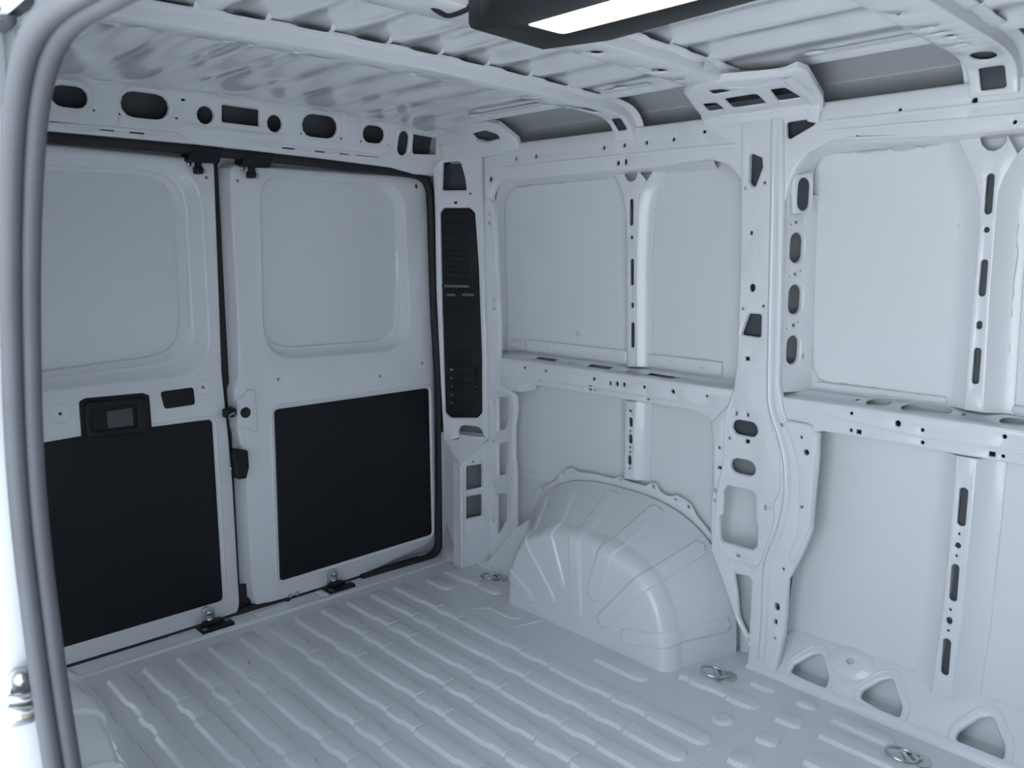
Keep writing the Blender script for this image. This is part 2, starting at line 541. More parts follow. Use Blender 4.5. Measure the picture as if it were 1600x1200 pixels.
# --- belt rail: face and ledge
belt_holes = [oval(*(-0.3306,0.7815,0.0130,0.0114)), oval(*(-0.4351,0.7813,0.0123,0.0111)), oval(*(-0.4090,0.7437,0.0094,0.0067)), oval(*(-0.6547,0.7786,0.0137,0.0126)),
              oval(*(-0.6390,0.7461,0.0139,0.0191)), oval(*(-0.6583,0.7422,0.0082,0.0063)), oval(*(-0.7234,0.7720,0.0106,0.0145)), oval(*(-0.7510,0.7732,0.0130,0.0164)), oval(*(-0.7794,0.7745,0.0128,0.0163)), oval(*(-0.8584,0.7760,0.0123,0.0119)),
              oval(*(-0.9653,0.7756,0.0138,0.0135)), oval(*(-0.8743,0.7403,0.0097,0.0080)), oval(*(-1.0831,0.7774,0.0086,0.0093)),
              oval(*(-1.5043,0.7885,0.0081,0.0098)), oval(*(-1.6178,0.7801,0.0135,0.0157)), oval(*(-1.6746,0.7736,0.0086,0.0092)), oval(*(-1.5056,0.7454,0.0081,0.0098)),
              box2(*(-1.5250,0.7445,0.0129,0.0114)), oval(*(-1.6764,0.7438,0.0086,0.0093)), oval(*(-1.8462,0.7863,0.0088,0.0101)), box2(*(-1.8246,0.7426,0.0128,0.0117)), oval(*(-1.8463,0.7422,0.0076,0.0087))]
belt_poly = [(-0.150, 0.804), (-1.0, 0.804), (-1.6, 0.804), (-2.62, 0.804), (-2.62, 0.728), (-2.0, 0.728), (-1.7529,0.7293), (-1.4318,0.7309),
             (-1.325, 0.695), (-1.310, 0.745), (-1.180, 0.745), (-1.15, 0.67), (-1.1103,0.6822), (-1.0927,0.7114), (-1.0535,0.7244), (-1.0358,0.7276), (-0.7804,0.7267), (-0.3479,0.7252), (-0.3052,0.7201), (-0.30, 0.69), (-0.150, 0.69)]
bm = bmesh.new()
sheet(bm, fW, clean(belt_poly), belt_holes, r=0.005, depth=WD)
belt = obj('belt_rail', bm, PAINT, wall)
backing(fW, clean(belt_poly), 0.03, belt)
bm = bmesh.new()
ridge(bm, fW, [(-0.2998,0.7495), (-0.5770,0.7482), (-0.8436,0.7482), (-1.0422,0.7494), (-1.1176,0.7486)], 0.006, 0.002)
ridge(bm, fW, [(-1.4384,0.7755), (-1.6153,0.7577), (-1.7306,0.7555), (-1.8861,0.7582)], 0.006, 0.002)
obj('pressed_bead', bm, PAINT, belt)
led_holes = [rnd([(-0.3333,0.9546), (-0.4306,0.9552), (-0.4414,0.9219), (-0.3407,0.9283)], 0.004), rnd([(-0.5856,0.9542), (-0.6807,0.9500), (-0.6911,0.9157), (-0.5923,0.9213)], 0.004),
             rnd([(-0.8394,0.9427), (-0.9426,0.9365), (-0.9435,0.9099), (-0.8406,0.9189)], 0.004),
             oval(*(-1.5426,0.9494,0.0542,0.0657)), oval(*(-1.6580,0.9437,0.1143,0.0785)), oval(*(-1.8470,0.9408,0.0583,0.0604)), oval(*(-1.4898,0.9475,0.0083,0.0184)), oval(*(-1.5804,0.9860,0.0140,0.0180)), oval(*(-1.7420,0.9430,0.0069,0.0161)), oval(*(-0.4997,0.9367,0.0089,0.0184)), oval(*(-0.7608,0.9332,0.0078,0.0167)), oval(*(-0.9525,0.9293,0.0070,0.0155))]
bm = bmesh.new()
sheet(bm, fL, [(-0.150, 0.884), (-2.62, 0.884), (-2.62, 1.0), (-0.150, 1.0)], led_holes, r=0.001, depth=0.004, hr=0.0012, hd=0.0006)
ledge = obj('belt_ledge', bm, PAINT, wall)
backing(fL, [(-0.16, 0.888), (-2.6, 0.888), (-2.6, 0.985), (-0.16, 0.985)], 0.022, ledge)

# --- flange strips that carry the skin above the ledge, with their bolts
def flange_strip(y0, y1, z0a, z1a, bolts, dx=0.012):
    b = bmesh.new()
    sheet(b, lambda y, z, w: fK(y, z, w - dx), rnd([(y0, z0a), (y1, z0a), (y1, z1a), (y0, z1a)], 0.006), r=0.003, depth=0.012)
    s_ = obj('skin_flange', b, PAINT, wall)
    for by, bz in bolts:
        b = bmesh.new()
        bolt(b, fK(by, bz, -dx - 0.001), (-1, 0, 0.03), 0.005, 0.004, 8)
        obj('rivet', b, PAINT, s_)
flange_strip(-0.245, -0.715, 0.826, 0.868, [(-0.2465,0.8568), (-0.3578,0.8544), (-0.5170,0.8435), (-0.6752,0.8429)])
flange_strip(-0.80, -1.07, 0.826, 0.866, [(-0.8383,0.8502), (-0.8944,0.8516), (-1.0017,0.8408)])
flange_strip(-0.160, -0.235, 0.826, 0.860, [(-0.1848,0.8471)])
flange_strip(-1.36, -1.69, 0.826, 0.842, [])
flange_strip(-1.83, -2.6, 0.826, 0.842, [])

# --- corner strip beside the rear pillar, with its stack of openings below the belt
strip_poly = [(-0.150, 1.37), (-0.176, 1.37), (-0.2010,1.3457), (-0.2054,1.1687), (-0.2088,0.8959), (-0.2052,0.8212), (-0.198, 0.80), (-0.198, 0.70), (-0.2637,0.6871), (-0.2832,0.6709), (-0.2845,0.6242), (-0.2684,0.5626), (-0.2631,0.4418), (-0.2713,0.3949),
              (-0.2609,0.1532), (-0.2279,0.1193), (-0.1449,0.0452), (-0.1171,0.0112), (-0.118, 0.0), (-0.118, 0.70)]
strip_holes = [rnd([(-0.1864,0.6534), (-0.2424,0.6656), (-0.2385,0.5818), (-0.2193,0.5404), (-0.1801,0.5292)], 0.004),
               rnd([(-0.1776,0.4774), (-0.2345,0.4947), (-0.2310,0.4187), (-0.2161,0.3986), (-0.2148,0.3713), (-0.1713,0.3525)], 0.004),
               rnd([(-0.1640,0.2781), (-0.2183,0.2953), (-0.2135,0.1914), (-0.1636,0.1253), (-0.1562,0.1233)], 0.004),
               oval(*(-0.1772,1.3136,0.0136,0.0088)), oval(*(-0.1757,1.2837,0.0137,0.0089)), oval(*(-0.1872,1.0121,0.0138,0.0092)), oval(*(-0.1856,0.9810,0.0138,0.0092)),
               box2(*(-0.2444,0.7830,0.0102,0.0140)), oval(*(-0.1949,0.7544,0.0104,0.0118)), oval(*(-0.1814,0.7292,0.0105,0.0095)), oval(*(-0.1610,0.6404,0.0107,0.0097)), oval(*(-0.1529,0.4854,0.0108,0.0099)), oval(*(-0.1448,0.3294,0.0109,0.0076)), oval(*(-0.1440,0.3141,0.0109,0.0076)), oval(*(-0.1384,0.1702,0.0110,0.0103))]
bm = bmesh.new()
sheet(bm, lambda y, z, w: fW(y, z, w - 0.003), clean(strip_poly), strip_holes, r=0.004, depth=0.016, hr=0.006)
obj('corner_strip', bm, PAINT, wall)

bm = bmesh.new()
vs = [bm.verts.new(p) for p in (fW(*(-0.2616,0.1684), 0.0), fW(*(-0.1092,0.0036), 0.0), (0.86, -0.14, 0.0), (0.86, -0.40, 0.0), (0.99, -0.40, 0.16), (0.99, -0.27, 0.20))]
for q in ((0, 1, 2), (0, 2, 3), (0, 3, 4), (0, 4, 5)):
    bm.faces.new([vs[i] for i in q])
obj('corner_foot', bm, PAINT, wall)

# --- big pillar between the two bays
pil_poly = [(-1.1801,1.5249), (-1.2995,1.5224), (-1.3060,1.3339), (-1.3089,1.0920), (-1.3102,0.8397), (-1.3254,0.7727), (-1.3374,0.7433), (-1.4053,0.7436), (-1.4112,0.7275), (-1.4252,0.7248), (-1.4247,0.6515), (-1.4186,0.5464), (-1.4151,0.4575), (-1.3974,0.4026),
            (-1.3722,0.3408), (-1.3548,0.3041), (-1.3521,0.2190), (-1.3491,0.1420), (-1.325, 0.0), (-1.235, 0.0), (-1.2418,0.0633), (-1.1939,0.1359), (-1.1489,0.2409), (-1.1104,0.3191), (-1.1062,0.4363),
            (-1.1093,0.5050), (-1.1110,0.6485), (-1.1014,0.7033), (-1.1587,0.7672), (-1.1739,0.8145), (-1.1820,0.8959), (-1.1859,1.1393)]
pil_holes = [rnd([(-1.2050,1.4313), (-1.2124,1.4355), (-1.2422,1.4219), (-1.2448,1.3979), (-1.2258,1.3525), (-1.2165,1.3530), (-1.2068,1.3649)], 0.004),
             oval(*(-1.2532,1.3590,0.0073,0.0080)), oval(*(-1.1978,1.3491,0.0076,0.0082)), oval(*(-1.2179,1.2333,0.0094,0.0116)), oval(*(-1.2247,1.0901,0.0171,0.0220)), oval(*(-1.1983,1.0335,0.0078,0.0086)), oval(*(-1.2591,1.0433,0.0075,0.0084)),
             rnd([(-1.2142,1.0206), (-1.2523,1.0210), (-1.2522,0.9595), (-1.1923,0.9619)], 0.007),
             box2(*(-1.2155,0.8991,0.0137,0.0105)), box2(*(-1.1857,0.7437,0.0081,0.0127)), box2(*(-1.2205,0.7452,0.0079,0.0126)),
             oval(*(-1.2107,0.7039,0.0797,0.0417), ang=0.0), oval(*(-1.2075,0.5925,0.0787,0.0426)), oval(*(-1.1650,0.6689,0.0082,0.0093)), box2(*(-1.2216,0.6694,0.0139,0.0109)), oval(*(-1.1324,0.6353,0.0084,0.0094)), box2(*(-1.1346,0.5772,0.0127,0.0095)),
             box2(*(-1.1211,0.5075,0.0107,0.0154)), oval(*(-1.1206,0.4766,0.0086,0.0097)),
             rnd([(-1.1476,0.5076), (-1.1577,0.5288), (-1.2352,0.5306), (-1.2495,0.5190), (-1.2516,0.4432), (-1.2578,0.4354), (-1.2575,0.3752), (-1.2420,0.3576), (-1.1465,0.3566), (-1.1378,0.3660), (-1.1364,0.4319), (-1.1469,0.4403)], 0.010),
             box2(*(-1.2008,0.3307,0.0124,0.0097)),
             rnd([(-1.1866,0.2701), (-1.2340,0.2767), (-1.2444,0.2683), (-1.2415,0.1524), (-1.2408,0.1027), (-1.2325,0.1017), (-1.2043,0.1435), (-1.1985,0.2109)], 0.006),
             oval(*(-1.3802,0.7079,0.0089,0.0086)), oval(*(-1.3950,0.6700,0.0159,0.0155)), oval(*(-1.3883,0.5201,0.0090,0.0089)), oval(*(-1.3406,0.3314,0.0076,0.0093)), oval(*(-1.3253,0.2157,0.0155,0.0228)), box2(*(-1.3230,0.1700,0.0097,0.0153)),
             oval(*(-1.3226,0.1208,0.0078,0.0097)), oval(*(-1.2828,0.1277,0.0080,0.0059)), oval(*(-1.2412,0.0870,0.0062,0.0119)), box2(*(-1.3203,0.7320,0.0130,0.0087)), box2(*(-1.2816,0.4932,0.0078,0.0147))]
bm = bmesh.new()
sheet(bm, lambda y, z, w: fW(y, z, w - 0.008), clean(pil_poly), pil_holes, r=0.006, depth=0.016, hr=0.007)
pillar = obj('pillar', bm, PAINT, wall)
backing(fW, [(-1.184, 1.50), (-1.285, 1.50), (-1.30, 0.62), (-1.12, 0.62), (-1.184, 0.84)], 0.014, pillar)
backing(fW, [(-1.12, 0.62), (-1.30, 0.62), (-1.30, 0.52), (-1.12, 0.52)], 0.030, pillar, HOLE_GREY)
backing(fW, [(-1.3525,0.7284), (-1.4116,0.7174), (-1.4126,0.4746), (-1.3663,0.3500), (-1.3468,0.1508), (-1.3084,0.1369), (-1.3136,0.3384), (-1.3670,0.4810)], 0.012, pillar)
backing(fW, [(-1.1110,0.6485), (-1.1404,0.6536), (-1.1358,0.4627), (-1.1080,0.4562)], 0.012, pillar)
fWp = lambda y, z, w: fW(y, z, w - 0.008)
bm = bmesh.new()
for path, wd, ht in (
    ([(-1.2770,1.5142), (-1.2811,1.3351), (-1.2835,1.0912), (-1.2861,0.8369), (-1.2939,0.7682), (-1.3164,0.7103), (-1.3351,0.6520), (-1.3431,0.5828), (-1.3416,0.5199), (-1.3273,0.4438), (-1.3028,0.3727), (-1.2907,0.3223), (-1.2889,0.2553), (-1.2884,0.1395), (-1.2814,0.0387)], 0.024, 0.011),
    ([(-1.2846,0.7669), (-1.3032,0.7135), (-1.3216,0.6672), (-1.3277,0.5974), (-1.3258,0.5433), (-1.3117,0.5130), (-1.3116,0.4582), (-1.2874,0.3684), (-1.2653,0.3148), (-1.2209,0.3114), (-1.1688,0.3099)], 0.010, 0.005)):
    ridge(bm, fWp, [(p.x, p.y) for p in smooth_path([Vector((q[0], q[1], 0)) for q in path], 4)], wd, ht)
obj('pressed_swage', bm, PAINT, pillar)
bm = bmesh.new()
ridge(bm, fWp, [(-1.1782,0.8024), (-1.1591,0.7490), (-1.1519,0.7019), (-1.1520,0.5994), (-1.1385,0.5400), (-1.1310,0.4905), (-1.1288,0.3832), (-1.1472,0.3254)], 0.010, 0.004)
obj('pressed_bead', bm, PAINT, pillar)
bm = bmesh.new()
sheet(bm, fWp, rnd([(-1.3263,0.7468), (-1.4017,0.7447), (-1.4061,0.7233), (-1.4219,0.7208), (-1.4192,0.6160), (-1.4129,0.4658), (-1.3717,0.3553), (-1.3545,0.3650), (-1.3804,0.4664), (-1.3787,0.6078), (-1.3539,0.6904)], 0.01),
      [oval(*(-1.3802,0.7079,0.0089,0.0086)), oval(*(-1.3950,0.6700,0.0159,0.0155)), oval(*(-1.3883,0.5201,0.0090,0.0089))], r=0.003, depth=0.004, w0=-0.003)
obj('doubler_plate', bm, PAINT, pillar)

# --- slanted side of the pillar towards the forward bay, with four tall slots
q_holes = [oval(*(0.9110,1.3295,0.0377,0.0834)), oval(*(0.9170,1.1951,0.0400,0.0786)), oval(*(0.9210,1.0611,0.0404,0.0785)), oval(*(0.9229,0.9277,0.0388,0.0767)),
           box2(*(0.9099,1.2601,0.0095,0.0081)), box2(*(0.9157,1.1276,0.0096,0.0083)), box2(*(0.9196,0.9940,0.0096,0.0084)), oval(*(0.9265,1.2677,0.0057,0.0049)), oval(*(0.8952,1.2542,0.0056,0.0048)),
           oval(*(0.9296,1.1350,0.0058,0.0050)), oval(*(0.8980,1.1212,0.0057,0.0049)), oval(*(0.9308,1.0004,0.0058,0.0051)), oval(*(0.8989,0.9862,0.0057,0.0050)), oval(*(0.9533,0.9110,0.0059,0.0120)), oval(*(0.8927,1.3656,0.0056,0.0064))]
bm = bmesh.new()
sheet(bm, fQ, [(0.862, 1.33), (0.970, 1.33), (0.982, 0.815), (0.878, 0.815)], q_holes, r=0.001, depth=0.006, hr=0.006, hd=0.008)
slr = obj('slotted_reveal', bm, PAINT, wall)
backing(fQ, [(0.866, 1.33), (0.966, 1.33), (0.978, 0.83), (0.882, 0.83)], 0.03, slr, HOLE_GREY)
bm = bmesh.new()
sheet(bm, fQ, rnd([(0.8781,1.3761), (0.9338,1.3846), (0.9405,1.2867), (0.8861,1.2791)], 0.006), [q_holes[0]], r=0.003, depth=0.012, w0=-0.022, hr=0.003)
spl = obj('slot_plate', bm, PAINT, slr)
backing(fQ, oval(*(0.9110,1.3295,0.0490,0.0930)), -0.012, spl)
# curved reveals that run from the inner frame out to the skin around each window bay
def reveal(inner, outer):
    b = bmesh.new()
    cy = sum(q[0] for q in outer) / len(outer)
    tuck = []
    for q in inner:
        d_ = Vector((q[0] - cy, q[1] - 1.0)).normalized() * 0.007
        tuck.append((q[0] + d_.x, q[1] + d_.y))
    secs = [[fW(*p, 0.010) for p in tuck], [fW(*p, 0.014) for p in inner], [tuple(Vector(fW(*p, 0.0)).lerp(Vector(fK(*q, 0.0)), 0.5)) for p, q in zip(inner, outer)], [fK(*q, -0.006) for q in outer],
            [fK(q[0] + (q[0] - p[0]) * 0.05, q[1] + (q[1] - p[1]) * 0.05, -0.003) for p, q in zip(inner, outer)]]
    lofts(b, secs)
    return obj('bay_reveal', b, PAINT, wall)
def arc(c, rx, ry, a0, a1, n=10):
    return [(c[0] + rx * math.cos(math.radians(a0 + (a1 - a0) * i / n)), c[1] + ry * math.sin(math.radians(a0 + (a1 - a0) * i / n))) for i in range(n + 1)]
reveal([(-0.178, 0.82)] + arc((-0.250, 1.350), 0.072, 0.078, 0, 90, 14) + [(-0.7402,1.4260), (-1.0845,1.4326)],
       [(-0.140, 0.82)] + arc((-0.222, 1.330), 0.082, 0.086, 0, 90, 14) + [(-0.72, 1.418), (-1.04, 1.418)])
reveal([(-1.3102,1.2623), (-1.3100,1.3179), (-1.3160,1.3491), (-1.3335,1.3916), (-1.3644,1.4260), (-1.4255,1.4491), (-1.7127,1.4329), (-2.25, 1.438)], [(-1.3299,1.2648), (-1.3271,1.3221), (-1.3253,1.3595), (-1.3288,1.3964), (-1.3466,1.4223), (-1.3818,1.4320), (-1.6748,1.4317), (-2.25, 1.432)])

# --- thin sealant lines where frame meets skin
bm = bmesh.new()
random.seed(5)
def wobble(path, amp, sub=6):
    pp = smooth_path([Vector((q[0], q[1], 0)) for q in path], sub)
    return [(p.x + random.uniform(-amp, amp), p.y + random.uniform(-amp, amp)) for p in pp]
ridge(bm, fK, wobble([(-1.3718,1.4313), (-1.4700,1.4293), (-1.5618,1.4274), (-1.6476,1.4285)], 0.003), 0.007, 0.003)
ridge(bm, fK, wobble([(-1.3281,1.3383), (-1.3343,1.1738), (-1.3456,0.9027), (-1.3564,0.8656)], 0.0015), 0.006, 0.003)
ridge(bm, fK, wobble([(-1.3567,0.8604), (-1.3754,0.8452), (-1.4709,0.8428), (-1.5996,0.8391), (-1.7177,0.8341)], 0.002), 0.006, 0.003)
ridge(bm, fK, wobble([(-0.1764,1.4118), (-0.3697,1.4142), (-0.6275,1.4154)], 0.002), 0.006, 0.002)
ridge(bm, fK, wobble([(-1.8065,1.2732), (-1.8101,1.1338), (-1.8100,1.0052), (-1.8128,0.9032)], 0.004), 0.010, 0.005)
ridge(bm, fK, wobble([(-1.7992,0.7025), (-1.8085,0.5990), (-1.7981,0.5016), (-1.7972,0.4210)], 0.003), 0.008, 0.004)
ridge(bm, fK, wobble([(-1.8023,0.3901), (-1.8003,0.3239), (-1.7980,0.2401), (-1.8045,0.2292)], 0.003), 0.010, 0.005)
ridge(bm, fK, wobble([(-0.8004,0.6848), (-0.7991,0.5791), (-0.7924,0.4923), (-0.8007,0.4551)], 0.003), 0.009, 0.004)
for c in ((-1.6924,1.2439), (-1.8117,1.1126), (-1.8005,1.1900), (-1.7043,1.0201), (-1.8055,0.5669), (-0.4937,0.9056)):
    secs = [[fK(c[0] + rr_ * math.cos(a * math.pi / 6), c[1] + rr_ * math.sin(a * math.pi / 6), -hh) for a in range(12)] for rr_, hh in ((0.009, 0), (0.007, 0.002), (0.004, 0.003), (0.001, 0.003))]
    lofts(bm, secs, True)
obj('sealant_bead', bm, SEALANT, wall)
bm = bmesh.new()
ridge(bm, fK, [(-0.1676,0.3390), (-0.3200,0.3455), (-0.4961,0.3519)], 0.006, 0.002)
ridge(bm, fK, [(-0.25, 0.385), (-0.7, 0.375), (-1.1, 0.365)], 0.05, 0.003)
ridge(bm, fK, [(-1.36, 0.365), (-2.0, 0.36), (-2.6, 0.36)], 0.05, 0.003)
obj('skin_crease', bm, SKIN, wall)

# --- hat-section posts in the middle of each bay
def post(edge_l, edge_r, holes, dx=0.0, slope=0.022, flare=0.012, cup=None, seam=True):
    """edge_l / edge_r: matched 2D points (top to bottom) of the front face"""
    f = lambda y, z, w: fM(y, z, w + dx)
    b = bmesh.new()
    outline = list(edge_l) + list(reversed(edge_r))
    if cup:
        k = cup
        outline = list(edge_l) + list(reversed(edge_r[1:])) + k
    sheet(b, f, outline, holes, r=0.002, depth=0.003, hr=0.004, hd=0.004)
    for e, s in ((edge_l, 1), (edge_r, -1)):
        secs = []
        for (y, z) in e:
            base = Vector(fK(y + s * slope, z, -0.004)); foot = Vector(fK(y + s * (slope + flare), z, -0.004)); out = Vector(fK(y + s * (slope + flare), z, 0.0))
            secs.append([f(y, z, 0.002), tuple(base), tuple(foot), tuple(out)])
        lofts(b, secs, smooth=False)
    po = obj('post', b, PAINT, wall)
    mid_l = [(a[0] * 0.8 + c[0] * 0.2, a[1]) for a, c in zip(edge_l, edge_r)][(1 if cup else 0):]; mid_r = [(a[0] * 0.2 + c[0] * 0.8, c[1]) for a, c in zip(edge_l, edge_r)][(1 if cup else 0):]
    backing(f, mid_l + mid_r[::-1], 0.012, po)
    return po
# rear bay, above the belt (flares out at its top round a half-moon cup)
cupA = list(reversed([(-0.7236,1.4360), (-0.7262,1.4167), (-0.7363,1.4007), (-0.7514,1.3960), (-0.7663,1.4008), (-0.7736,1.4155), (-0.7735,1.4344)]))
post([(-0.6775,1.4276), (-0.7007,1.3970), (-0.7212,1.3573), (-0.7315,1.3084), (-0.7345,1.1711), (-0.7376,0.9706), (-0.7381,0.8207)],
     [(-0.8387,1.4280), (-0.8103,1.3944), (-0.7862,1.3637), (-0.7742,1.3069), (-0.7700,1.1712), (-0.7710,0.9726), (-0.7744,0.8244)],
     [oval(*(-0.7518,1.3048,0.0151,0.0812)), oval(*(-0.7550,1.1218,0.0152,0.0832)), oval(*(-0.7584,0.9242,0.0154,0.0814)), oval(*(-0.7533,1.2280,0.0126,0.0117)), oval(*(-0.7568,1.0181,0.0128,0.0181))], slope=0.03, flare=0.014, cup=cupA)
cupB = list(reversed([(-1.7278,1.4357), (-1.7330,1.4176), (-1.7455,1.4043), (-1.7584,1.4019), (-1.7718,1.4074), (-1.7807,1.4200), (-1.7808,1.4359)]))
post([(-1.6833,1.4331), (-1.6989,1.4014), (-1.7191,1.3584), (-1.7362,1.3021), (-1.7403,1.2462), (-1.7387,1.1041), (-1.7381,0.9431), (-1.7385,0.8229)],
     [(-1.8375,1.4355), (-1.8050,1.3926), (-1.7838,1.3474), (-1.7738,1.3141), (-1.7739,1.2454), (-1.7741,1.1053), (-1.7781,0.9469), (-1.7807,0.8214)],
     [oval(*(-1.7556,1.3109,0.0154,0.0880)), oval(*(-1.7569,1.1269,0.0144,0.0826)), oval(*(-1.7575,0.9272,0.0148,0.0844)), oval(*(-1.7562,1.2333,0.0116,0.0126)), oval(*(-1.7567,1.0211,0.0120,0.0189))], slope=0.035, flare=0.018, cup=cupB)
# rear bay, below the belt
post([(-0.7304,0.7088), (-0.7281,0.5935), (-0.7257,0.4456)], [(-0.7724,0.7103), (-0.7704,0.6005), (-0.7658,0.4496)],
     [oval(*(-0.7518,0.6410,0.0158,0.0318)), oval(*(-0.7507,0.5845,0.0159,0.0320)), oval(*(-0.7470,0.5129,0.0160,0.0324)), oval(*(-0.7503,0.6778,0.0105,0.0084)), oval(*(-0.7506,0.6122,0.0079,0.0064)), oval(*(-0.7495,0.5564,0.0080,0.0064)), oval(*(-0.7495,0.5403,0.0080,0.0064)), oval(*(-0.7471,0.4859,0.0080,0.0065))], dx=0.0, slope=0.03, flare=0.015)
# forward bay, below the belt, standing on the rocker sill
post([(-1.7296,0.7106), (-1.7293,0.5716), (-1.7281,0.4418), (-1.7254,0.3083), (-1.7142,0.0931)], [(-1.7752,0.7114), (-1.7750,0.5826), (-1.7730,0.4548), (-1.7720,0.3077), (-1.7610,0.0905)],
     [oval(*(-1.7515,0.5888,0.0183,0.0949)), oval(*(-1.7464,0.3965,0.0173,0.0952)), oval(*(-1.7409,0.2006,0.0178,0.0971)), oval(*(-1.7492,0.5214,0.0057,0.0064)), oval(*(-1.7484,0.4922,0.0128,0.0145)), oval(*(-1.7473,0.4661,0.0057,0.0065)),
      oval(*(-1.7433,0.3269,0.0058,0.0067)), oval(*(-1.7424,0.2974,0.0132,0.0184)), oval(*(-1.7419,0.2712,0.0059,0.0067))], slope=0.035, flare=0.018)

# --- rocker sill with three-sided openings
def tri(c):
    return c
sill_holes = [rnd([(-1.3608,0.0290), (-1.3636,0.0461), (-1.4030,0.0813), (-1.4253,0.0893), (-1.4649,0.0450), (-1.4663,0.0270), (-1.4537,0.0231)], [0.008, 0.008, 0.008, 0.012, 0.012, 0.012, 0.004]),
              rnd([(-1.5568,0.0320), (-1.5578,0.0487), (-1.5937,0.0819), (-1.6160,0.0915), (-1.6596,0.0450), (-1.6611,0.0259), (-1.6453,0.0219)], [0.008, 0.008, 0.008, 0.012, 0.012, 0.012, 0.004]),
              rnd([(-1.7926,0.0257), (-1.7950,0.0426), (-1.8277,0.0784), (-1.8513,0.0911), (-1.8931,0.0482), (-1.8974,0.0272), (-1.8861,0.0209)], [0.008, 0.008, 0.008, 0.014, 0.012, 0.012, 0.004]),
              oval(*(-1.5059,0.0639,0.0088,0.0070))]
bm = bmesh.new()
sheet(bm, fS, [(-1.235, -0.002), (-1.235, 0.085), (-1.30, 0.088), (-1.33, 0.122), (-2.62, 0.122), (-2.62, -0.002)], sill_holes, r=0.003, depth=0.01, hr=0.006, hd=0.006)
sill = obj('rocker_sill', bm, PAINT, wall)
bm = bmesh.new()
for h in sill_holes[:3]:
    o_ = inset(h, -0.018)
    ridge(bm, fS, o_ + o_[:1], 0.006, 0.0025)
ridge(bm, fS, [(-1.26, 0.014), (-1.8, 0.014), (-2.6, 0.014)], 0.02, 0.006)
obj('pressed_rim', bm, PAINT, sill)
bm = bmesh.new()
for c in ((-1.5066,0.0931),):
    rows = ((0.062, 0.0), (0.050, 0.006), (0.030, 0.010), (0.012, 0.010), (0.010, 0.004))
    lofts(bm, [[fS(c[0] + a * math.cos(t * math.pi / 10), c[1] + 0.55 * a * math.sin(t * math.pi / 10), -h_) for t in range(20)] for a, h_ in rows], True)
obj('pressed_boss', bm, PAINT, sill)

